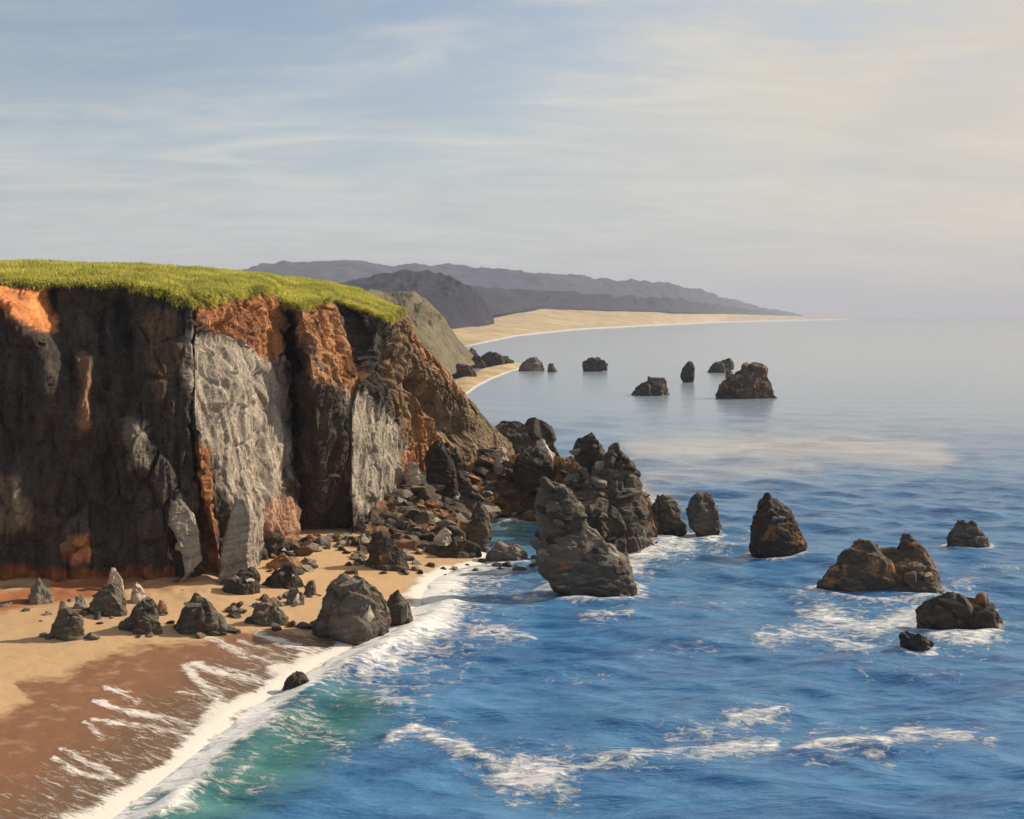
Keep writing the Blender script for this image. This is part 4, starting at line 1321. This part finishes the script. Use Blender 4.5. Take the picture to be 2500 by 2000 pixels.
# ------------------------------------------------------------------ far coast
def hill(name, ridge, base_front, back, mat, amp, sc, nu=260, nv=60, seed=0, expo=1.0, tintless=True):
    """ridge, base_front: world points along the coast; back: how far the ground goes on behind the ridge"""
    ridge, base_front = np.array(ridge, float), np.array(base_front, float)

    def resample(a, n):
        s = np.concatenate([[0], np.cumsum(np.linalg.norm(np.diff(a, axis=0), axis=1))])
        tq = np.linspace(0, s[-1], n)
        return np.stack([np.interp(tq, s, a[:, k]) for k in range(3)], -1)
    R_, B0 = resample(ridge, nu), resample(base_front, nu)
    out = R_ - B0
    BK = R_ + np.array([0, 1, 0]) * back
    BK[:, 2] = -2
    tv = np.linspace(0, 1, nv)
    V_ = np.zeros((nu, nv, 3))
    for j, tt in enumerate(tv):
        if tt < 0.7:
            s = tt / 0.7
            V_[:, j] = B0 * (1 - s) + R_ * s
            V_[:, j, 2] = B0[:, 2] + (R_[:, 2] - B0[:, 2]) * s ** expo
        else:
            s = (tt - 0.7) / 0.3
            V_[:, j] = R_ * (1 - s) + BK * s
            V_[:, j, 2] = R_[:, 2] * (1 - s ** 1.5) + BK[:, 2] * s ** 1.5
    env = np.sin(np.pi * np.clip(tv, 0.0, 1)) ** 0.7
    d = amp * fbm(V_ * sc, 5, 0.55, seed) * env[None, :] * smooth(0, amp * 3, V_[..., 2])
    d2 = amp * 0.8 * fbm(V_ * sc * np.array([1.6, 0.5, 0.3]), 4, 0.55, seed + 5, ridged=True) * env[None, :] * smooth(0, amp * 3, V_[..., 2])
    V_[..., 2] += d + 0.6 * d2
    V_[..., 1] -= d2 * 1.2
    o = link(name, make_mesh(name, V_, grid_faces(nu, nv), True), mat)
    tag(o, kind='structure')
    return o


def W(px, py, D):
    return tuple(P(px, py, D))


# second headland, greenish grey
hill('headland', [W(860, 724, 660), W(930, 722, 690), W(990, 724, 700), W(1022, 732, 700), W(1052, 757, 690), W(1082, 790, 680), W(1104, 832, 670), W(1150, 880, 650)],
     [W(860, 960, 480), W(960, 950, 500), W(1040, 940, 520), W(1080, 925, 560), W(1110, 912, 590), W(1128, 903, 625), W(1140, 897, 640), W(1160, 890, 650)],
     260, M_near_head, 3.4, 0.028, seed=131, expo=0.8)
# third headland, dark
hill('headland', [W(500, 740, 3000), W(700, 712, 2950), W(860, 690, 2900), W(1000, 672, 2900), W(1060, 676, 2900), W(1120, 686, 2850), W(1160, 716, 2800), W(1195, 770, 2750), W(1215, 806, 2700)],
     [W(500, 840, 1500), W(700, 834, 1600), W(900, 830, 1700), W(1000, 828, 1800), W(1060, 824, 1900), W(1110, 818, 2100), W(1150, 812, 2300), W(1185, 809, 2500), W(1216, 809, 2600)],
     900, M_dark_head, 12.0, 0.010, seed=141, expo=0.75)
# dunes and beach running away to the right
dn_low = [W(1090, 850, 1150), W(1140, 842, 1285), W(1180, 834, 1480), W(1260, 818, 2010), W(1400, 803, 3010), W(1560, 794, 4300), W(1760, 785, 7500), W(1960, 780, 12900), W(2080, 778.4, 16700)]
dn_up = [W(1090, 800, 2300), W(1160, 792, 2700), W(1210, 775, 3300), W(1320, 756, 4300), W(1450, 757, 4800), W(1600, 760, 5600), W(1780, 767, 8500), W(1960, 773, 13500), W(2080, 776, 17300)]
hill('far_beach', dn_up, dn_low, 500, M_dune, 2.2, 0.004, nu=420, seed=151, expo=1.0)
# wooded ridges
hill('hills', [W(1090, 700, 4600), W(1180, 706, 4700), W(1290, 716, 4800), W(1360, 722, 4900), W(1500, 728, 5300), W(1640, 736, 6200), W(1740, 748, 7800), W(1830, 759, 10500), W(1910, 769, 13500)],
     [W(1090, 770, 3400), W(1190, 770, 3500), W(1300, 757, 4250), W(1400, 755, 4500), W(1500, 757, 4900), W(1640, 761, 5800), W(1740, 765, 7500), W(1830, 769, 10200), W(1910, 773, 13300)],
     1500, M_dark_head, 18, 0.006, nu=420, seed=161, expo=0.8)
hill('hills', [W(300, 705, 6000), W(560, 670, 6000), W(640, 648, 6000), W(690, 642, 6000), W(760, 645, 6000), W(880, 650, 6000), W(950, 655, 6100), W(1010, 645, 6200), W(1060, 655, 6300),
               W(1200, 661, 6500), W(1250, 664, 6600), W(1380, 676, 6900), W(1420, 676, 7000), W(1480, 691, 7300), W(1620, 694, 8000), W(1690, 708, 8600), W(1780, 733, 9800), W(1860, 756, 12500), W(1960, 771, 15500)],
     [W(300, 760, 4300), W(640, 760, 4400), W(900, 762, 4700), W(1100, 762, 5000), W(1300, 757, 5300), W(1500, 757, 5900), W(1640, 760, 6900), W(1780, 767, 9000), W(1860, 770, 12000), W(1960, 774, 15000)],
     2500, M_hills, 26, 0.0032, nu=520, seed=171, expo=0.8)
# near strip of sand behind the spur, under the spit
hill('far_sand', [W(1080, 940, 560), W(1140, 917, 610), W(1190, 898, 690), W(1240, 889, 750), W(1290, 886, 790)],
     [W(1080, 990, 421), W(1128, 966, 469), W(1160, 942, 536), W(1200, 921, 612), W(1250, 902, 700), W(1292, 894, 748)], 60, M_dune, 0.3, 0.05, nu=120, nv=24, seed=181)
# rocks of the spit
SP = 'dark rocks of the spit under the grey headland'
for k, (a1, a2, top, foot, lab) in enumerate([(1118, 1180, 856, 900, 'large dark rock of the far spit closest to the grey headland'), (1160, 1222, 862, 896, 'middle dark rock of the far spit'),
                                              (1204, 1254, 872, 893, 'low dark rock at the tip of the far spit'), (1104, 1160, 894, 924, 'dark rock at the foot of the grey headland beside yellow sand')]):
    mid = (a1 + a2) / 2
    rock('spit_rock', lab, 'rock', foot, [(foot, a1, a2), ((foot * 2 + top) / 3, a1 + 3, a2 - 4), ((foot + 2 * top) / 3, a1 + 8, a2 - 16), (top, a1 + 14, a2 - 30)], M_black, SP, seed=190 + k, res=1.6, amp=0.1, thick=0.8)

# ------------------------------------------------------------------ sea
def spread(core, grow, far):
    a = [core[-1]]
    st = core[1] - core[0]
    while a[-1] < far:
        st *= grow
        a.append(a[-1] + st)
    return np.array(a[1:])


FAR_SEA = 19500.0
xc = np.arange(-46, 82, 0.36)
xr_ = spread(xc, 1.075, FAR_SEA)
xl_ = -spread(-xc[::-1], 1.075, FAR_SEA)[::-1]
sx = np.concatenate([xl_, xc, xr_])
yc = np.arange(62, 205, 0.36)
yf = spread(yc, 1.022, FAR_SEA)
yb = np.array([-FAR_SEA, -3000, -600, -150, -40, 10, 35, 50, 58])
sy = np.concatenate([yb, yc, yf])
SX, SY = np.meshgrid(sx, sy, indexing='ij')
SZ = np.zeros(SX.shape)
rg = np.random.default_rng(5)
cell = np.maximum(np.gradient(sx)[:, None], np.gradient(sy)[None, :])
for k in range(46):
    lam = 2.4 * (1.075 ** k)
    if lam > 26:
        lam = rg.uniform(3, 20)
    th = rg.normal(-1.75, 0.42)
    kx, ky = np.cos(th) * 2 * np.pi / lam, np.sin(th) * 2 * np.pi / lam
    am = 0.0115 * lam ** 0.75
    ph = kx * SX + ky * SY + rg.uniform(0, 6.28) + 0.9 * np.sin(SX * 0.021 * rg.normal() + SY * 0.03 * rg.normal() + rg.uniform(0, 6))
    SZ += am * (np.exp(np.sin(ph) - 1) * 2.0 - 0.932) * smooth(lam * 0.33, lam * 0.16, cell)
SZ -= 0.05
sd = signed_line(SX, SY, SHORE)
SZ = np.where((SY > 20) & (SY < 210), SZ * smooth(0.5, -9, sd) - 0.30 * smooth(-2.0, 2.0, sd) - 1.0 * smooth(1.5, 6, sd), SZ)
near = (SY > 40) & (SY < 260) & (np.abs(SX) < 140)
spx, spy = pix(SX, np.maximum(SY, 5), SZ * 0)
sp = np.stack([SX, SY, 0 * SX], -1)
wq_ = np.where(SY < 320, 1.0, 0.0)
nz1 = fbm(sp * np.array([0.12, 0.22, 0]), 3, 0.6, 201)
jx = spx + 10 * nz1 + 7 * fbm(sp * np.array([0.5, 0.8, 0]), 2, 0.6, 203)
jy = spy + 8 * fbm(sp * np.array([0.16, 0.3, 0]), 3, 0.6, 207)
FOAM = [   # polyline in photo pixels on the water, half width, strength
    ([(250, 2030), (300, 1985), (400, 1900), (480, 1842), (560, 1785), (640, 1735), (700, 1695), (760, 1668), (830, 1640), (900, 1605), (1000, 1560)], 24, 1.05),
    ([(900, 1600), (980, 1560), (1040, 1515), (1082, 1488)], 38, 1.15), ([(1010, 1540), (1085, 1500)], 46, 1.25), ([(900, 1640), (980, 1590)], 34, 0.9), ([(1600, 1350), (1680, 1330)], 18, 0.9), ([(1500, 1400), (1560, 1380)], 16, 1.0), ([(970, 1500), (1060, 1490)], 24, 1.0),
    ([(1010, 1438), (1060, 1412), (1150, 1400), (1230, 1398)], 20, 0.95), ([(1020, 1455), (1120, 1430), (1220, 1425)], 30, 0.5), ([(1040, 1480), (1130, 1470), (1200, 1450)], 30, 0.38),
    ([(1262, 1452), (1300, 1462), (1340, 1440)], 14, 0.75), ([(1150, 1540), (1200, 1540), (1240, 1545)], 15, 0.8), ([(1255, 1548), (1290, 1552)], 9, 0.75), ([(1090, 1580), (1160, 1582)], 16, 0.5),
    ([(1520, 1385), (1560, 1360), (1600, 1335), (1640, 1330)], 18, 1.0), ([(1585, 1350), (1660, 1345)], 12, 0.8), ([(1710, 1318), (1745, 1312)], 8, 0.9), ([(1740, 1335), (1800, 1325), (1830, 1315)], 12, 0.6),
    ([(1420, 1502), (1500, 1498), (1540, 1490)], 6, 0.7),
    ([(2000, 1500), (2060, 1520), (2140, 1530), (2230, 1505)], 22, 0.9), ([(1960, 1490), (2040, 1495)], 12, 0.6), ([(1860, 1560), (1960, 1540), (2060, 1565), (2120, 1575)], 16, 0.7),
    ([(2285, 1560), (2330, 1562), (2380, 1560), (2430, 1545)], 16, 0.95), ([(2250, 1602), (2275, 1590)], 8, 0.9), ([(2330, 1430), (2380, 1420)], 12, 0.5), ([(1900, 1450), (1960, 1460)], 12, 0.45),
    ([(945, 1800), (975, 1782), (1020, 1770), (1055, 1782)], 12, 0.95), ([(1050, 1795), (1095, 1815), (1140, 1840)], 20, 0.9), ([(1110, 1845), (1180, 1860), (1230, 1885)], 12, 0.9),
    ([(1230, 1888), (1290, 1895), (1360, 1890)], 26, 1.1), ([(1380, 1880), (1450, 1872), (1540, 1858), (1620, 1850)], 14, 0.75), ([(1500, 1850), (1600, 1840), (1700, 1825), (1800, 1830)], 20, 0.6),
    ([(1720, 1830), (1780, 1822), (1880, 1820)], 18, 0.85), ([(1780, 1750), (1850, 1742), (1900, 1735)], 14, 0.9), ([(1640, 1790), (1760, 1780)], 18, 0.5),
    ([(1940, 1830), (1975, 1826)], 12, 0.9), ([(2000, 1820), (2080, 1815), (2160, 1820)], 20, 0.9), ([(2190, 1795), (2300, 1800), (2370, 1805)], 16, 0.8), ([(2400, 1820), (2425, 1822)], 10, 0.7),
    ([(690, 1800), (740, 1775), (790, 1790), (830, 1815)], 30, 0.52), ([(540, 1945), (590, 1900), (620, 1860)], 14, 0.5), ([(610, 1925), (660, 1915)], 18, 0.42),
    ([(860, 1660), (950, 1690), (1040, 1690)], 24, 0.45), ([(930, 1710), (1000, 1720)], 18, 0.6), ([(1040, 1640), (1180, 1660)], 22, 0.32),
    ([(1225, 1268), (1300, 1266)], 9, 0.9), ([(1560, 1590), (1760, 1580)], 16, 0.28), ([(1650, 1470), (1850, 1480)], 16, 0.25),
    ([(1330, 1660), (1500, 1650)], 14, 0.25), ([(2100, 1640), (2350, 1650)], 14, 0.25), ([(2380, 1380), (2480, 1390)], 14, 0.3), ([(1620, 1240), (1560, 1200)], 16, 0.5),
]
foam = np.zeros(SX.shape)
nr = np.where((SY > 60) & (SY < 420) & (np.abs(SX) < 0.6 * SY))
jxn, jyn = jx[nr], jy[nr]
fo = np.zeros(jxn.shape)
for pl, wd, amt in FOAM:
    d, _ = poly_dist(jxn, jyn, pl)
    fo = np.maximum(fo, 0.86 * amt * np.exp(-(d / (wd * 1.4)) ** 2))
    fo = np.maximum(fo, 0.40 * amt * np.exp(-(d / (wd * 3.2)) ** 2))
# a thin wash round each rock that stands in the water
for rx, ry, rr_, bch in ROCKS:
    if bch or ry > 330:
        continue
    dd = np.hypot(SX[nr] - rx, (SY[nr] - ry) * 1.2)
    fo = np.maximum(fo, 0.72 * np.exp(-((dd - rr_ * 1.05) / (0.35 + 0.10 * rr_)) ** 2))
sdn, yn = sd[nr], SY[nr]
fo = np.maximum(fo, 1.3 * np.exp(-((sdn + 1.3 + 1.6 * nz1[nr]) / (1.5 + 0.9 * smooth(100, 125, yn))) ** 2) * smooth(152, 138, yn))
foam[nr] = fo
fpoint = point_z(np.clip(SX, -60, 80), np.clip(SY, 100, 300))
foam = np.maximum(foam, np.where(near, 0.55 * np.exp(-((fpoint - 0.0) / 0.55) ** 2), 0) * smooth(-8, 4, SX))
# shallow green water and the face of the wave that runs up the beach
greenpoly = [(240, 2060), (450, 1880), (640, 1750), (820, 1670), (900, 1690), (960, 1730), (900, 1790), (820, 1830), (760, 1900), (640, 1960), (520, 2060)]
shal = np.zeros(SX.shape)
for ax in range(-3, 4):
    shal += in_poly(jx + ax * 14, jy + ax * 10, greenpoly) / 7.0
shal = np.maximum(shal * (SY < 160), np.where(near, smooth(-6.0, 0.5, sd), 0) * 0.8)
poolp = np.exp(-(np.hypot((spx - 1260) / 60, (spy - 1290) / 40)) ** 2) * (SY < 230)
shal = np.clip(np.maximum(shal, poolp), 0, 1)
wave = np.where(near, np.exp(-((sd + 3.2) / 1.5) ** 2) * smooth(60, 72, SY) * smooth(140, 112, SY), 0)
SZ = SZ + 0.75 * wave * (0.8 + 0.25 * nz1) + 0.28 * np.clip(foam, 0, 1) * np.where(near, 1, 0)
SZ = np.where(near, SZ, SZ)
for pl, wd in ((dn_low, 4.5), ([W(1128, 966, 469), W(1160, 942, 536), W(1200, 921, 612), W(1250, 902, 700), W(1292, 894, 748)], 6.0)):
    pl2 = [pix(*p) for p in pl]
    mk_ = (SY > 300) & (SX < 0.4 * SY) & (SX > -0.1 * SY)
    d, _ = poly_dist(spx[mk_], spy[mk_], pl2)
    foam[mk_] = np.maximum(foam[mk_], 1.0 * np.exp(-(d / wd) ** 2))
# sky reflection on smooth water farther out, painted as pale bands
sky_sheen = np.zeros(SX.shape)
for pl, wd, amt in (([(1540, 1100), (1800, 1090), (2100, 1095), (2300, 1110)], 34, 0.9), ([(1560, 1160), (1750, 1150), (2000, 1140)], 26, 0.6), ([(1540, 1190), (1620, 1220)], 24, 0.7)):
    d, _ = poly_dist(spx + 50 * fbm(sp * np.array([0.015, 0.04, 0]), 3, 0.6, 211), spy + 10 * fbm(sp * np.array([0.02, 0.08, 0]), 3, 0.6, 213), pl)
    sky_sheen = np.maximum(sky_sheen, amt * np.exp(-(d / wd) ** 2) * (SY > 120))
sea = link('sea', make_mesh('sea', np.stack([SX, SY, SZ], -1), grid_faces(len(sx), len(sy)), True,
                            {'foam': foam.ravel(), 'shallow': shal.ravel(), 'sky_sheen': sky_sheen.ravel(), 'bay': (smooth(150, 420, SY) * (0.72 + 0.28 * smooth(300, 900, SY))).ravel()}), M_sea)
tag(sea, kind='structure')

# ------------------------------------------------------------------ sea haze
m = bpy.data.materials.new('haze')
m.use_nodes = True
t = NT(m.node_tree)
pv = t.n('ShaderNodeVolumePrincipled')
pv.inputs['Color'].default_value = (0.77, 0.82, 0.975, 1)
pv.inputs['Density'].default_value = 0.00008
pv.inputs['Anisotropy'].default_value = 0.0
o_ = t.n('ShaderNodeOutputMaterial')
t.link(pv.outputs[0], o_.inputs['Volume'])
R0 = FAR_SEA * 1.05 + 3000
v = np.array([(x, y, z) for x in (-R0, R0) for y in (-R0, R0) for z in (-8.0, 420.0)], float)
f = np.array([(0, 1, 3, 2), (4, 6, 7, 5), (0, 4, 5, 1), (2, 3, 7, 6), (0, 2, 6, 4), (1, 5, 7, 3)])
hz = link('haze', make_mesh('haze', v, f), m)
tag(hz, kind='stuff')
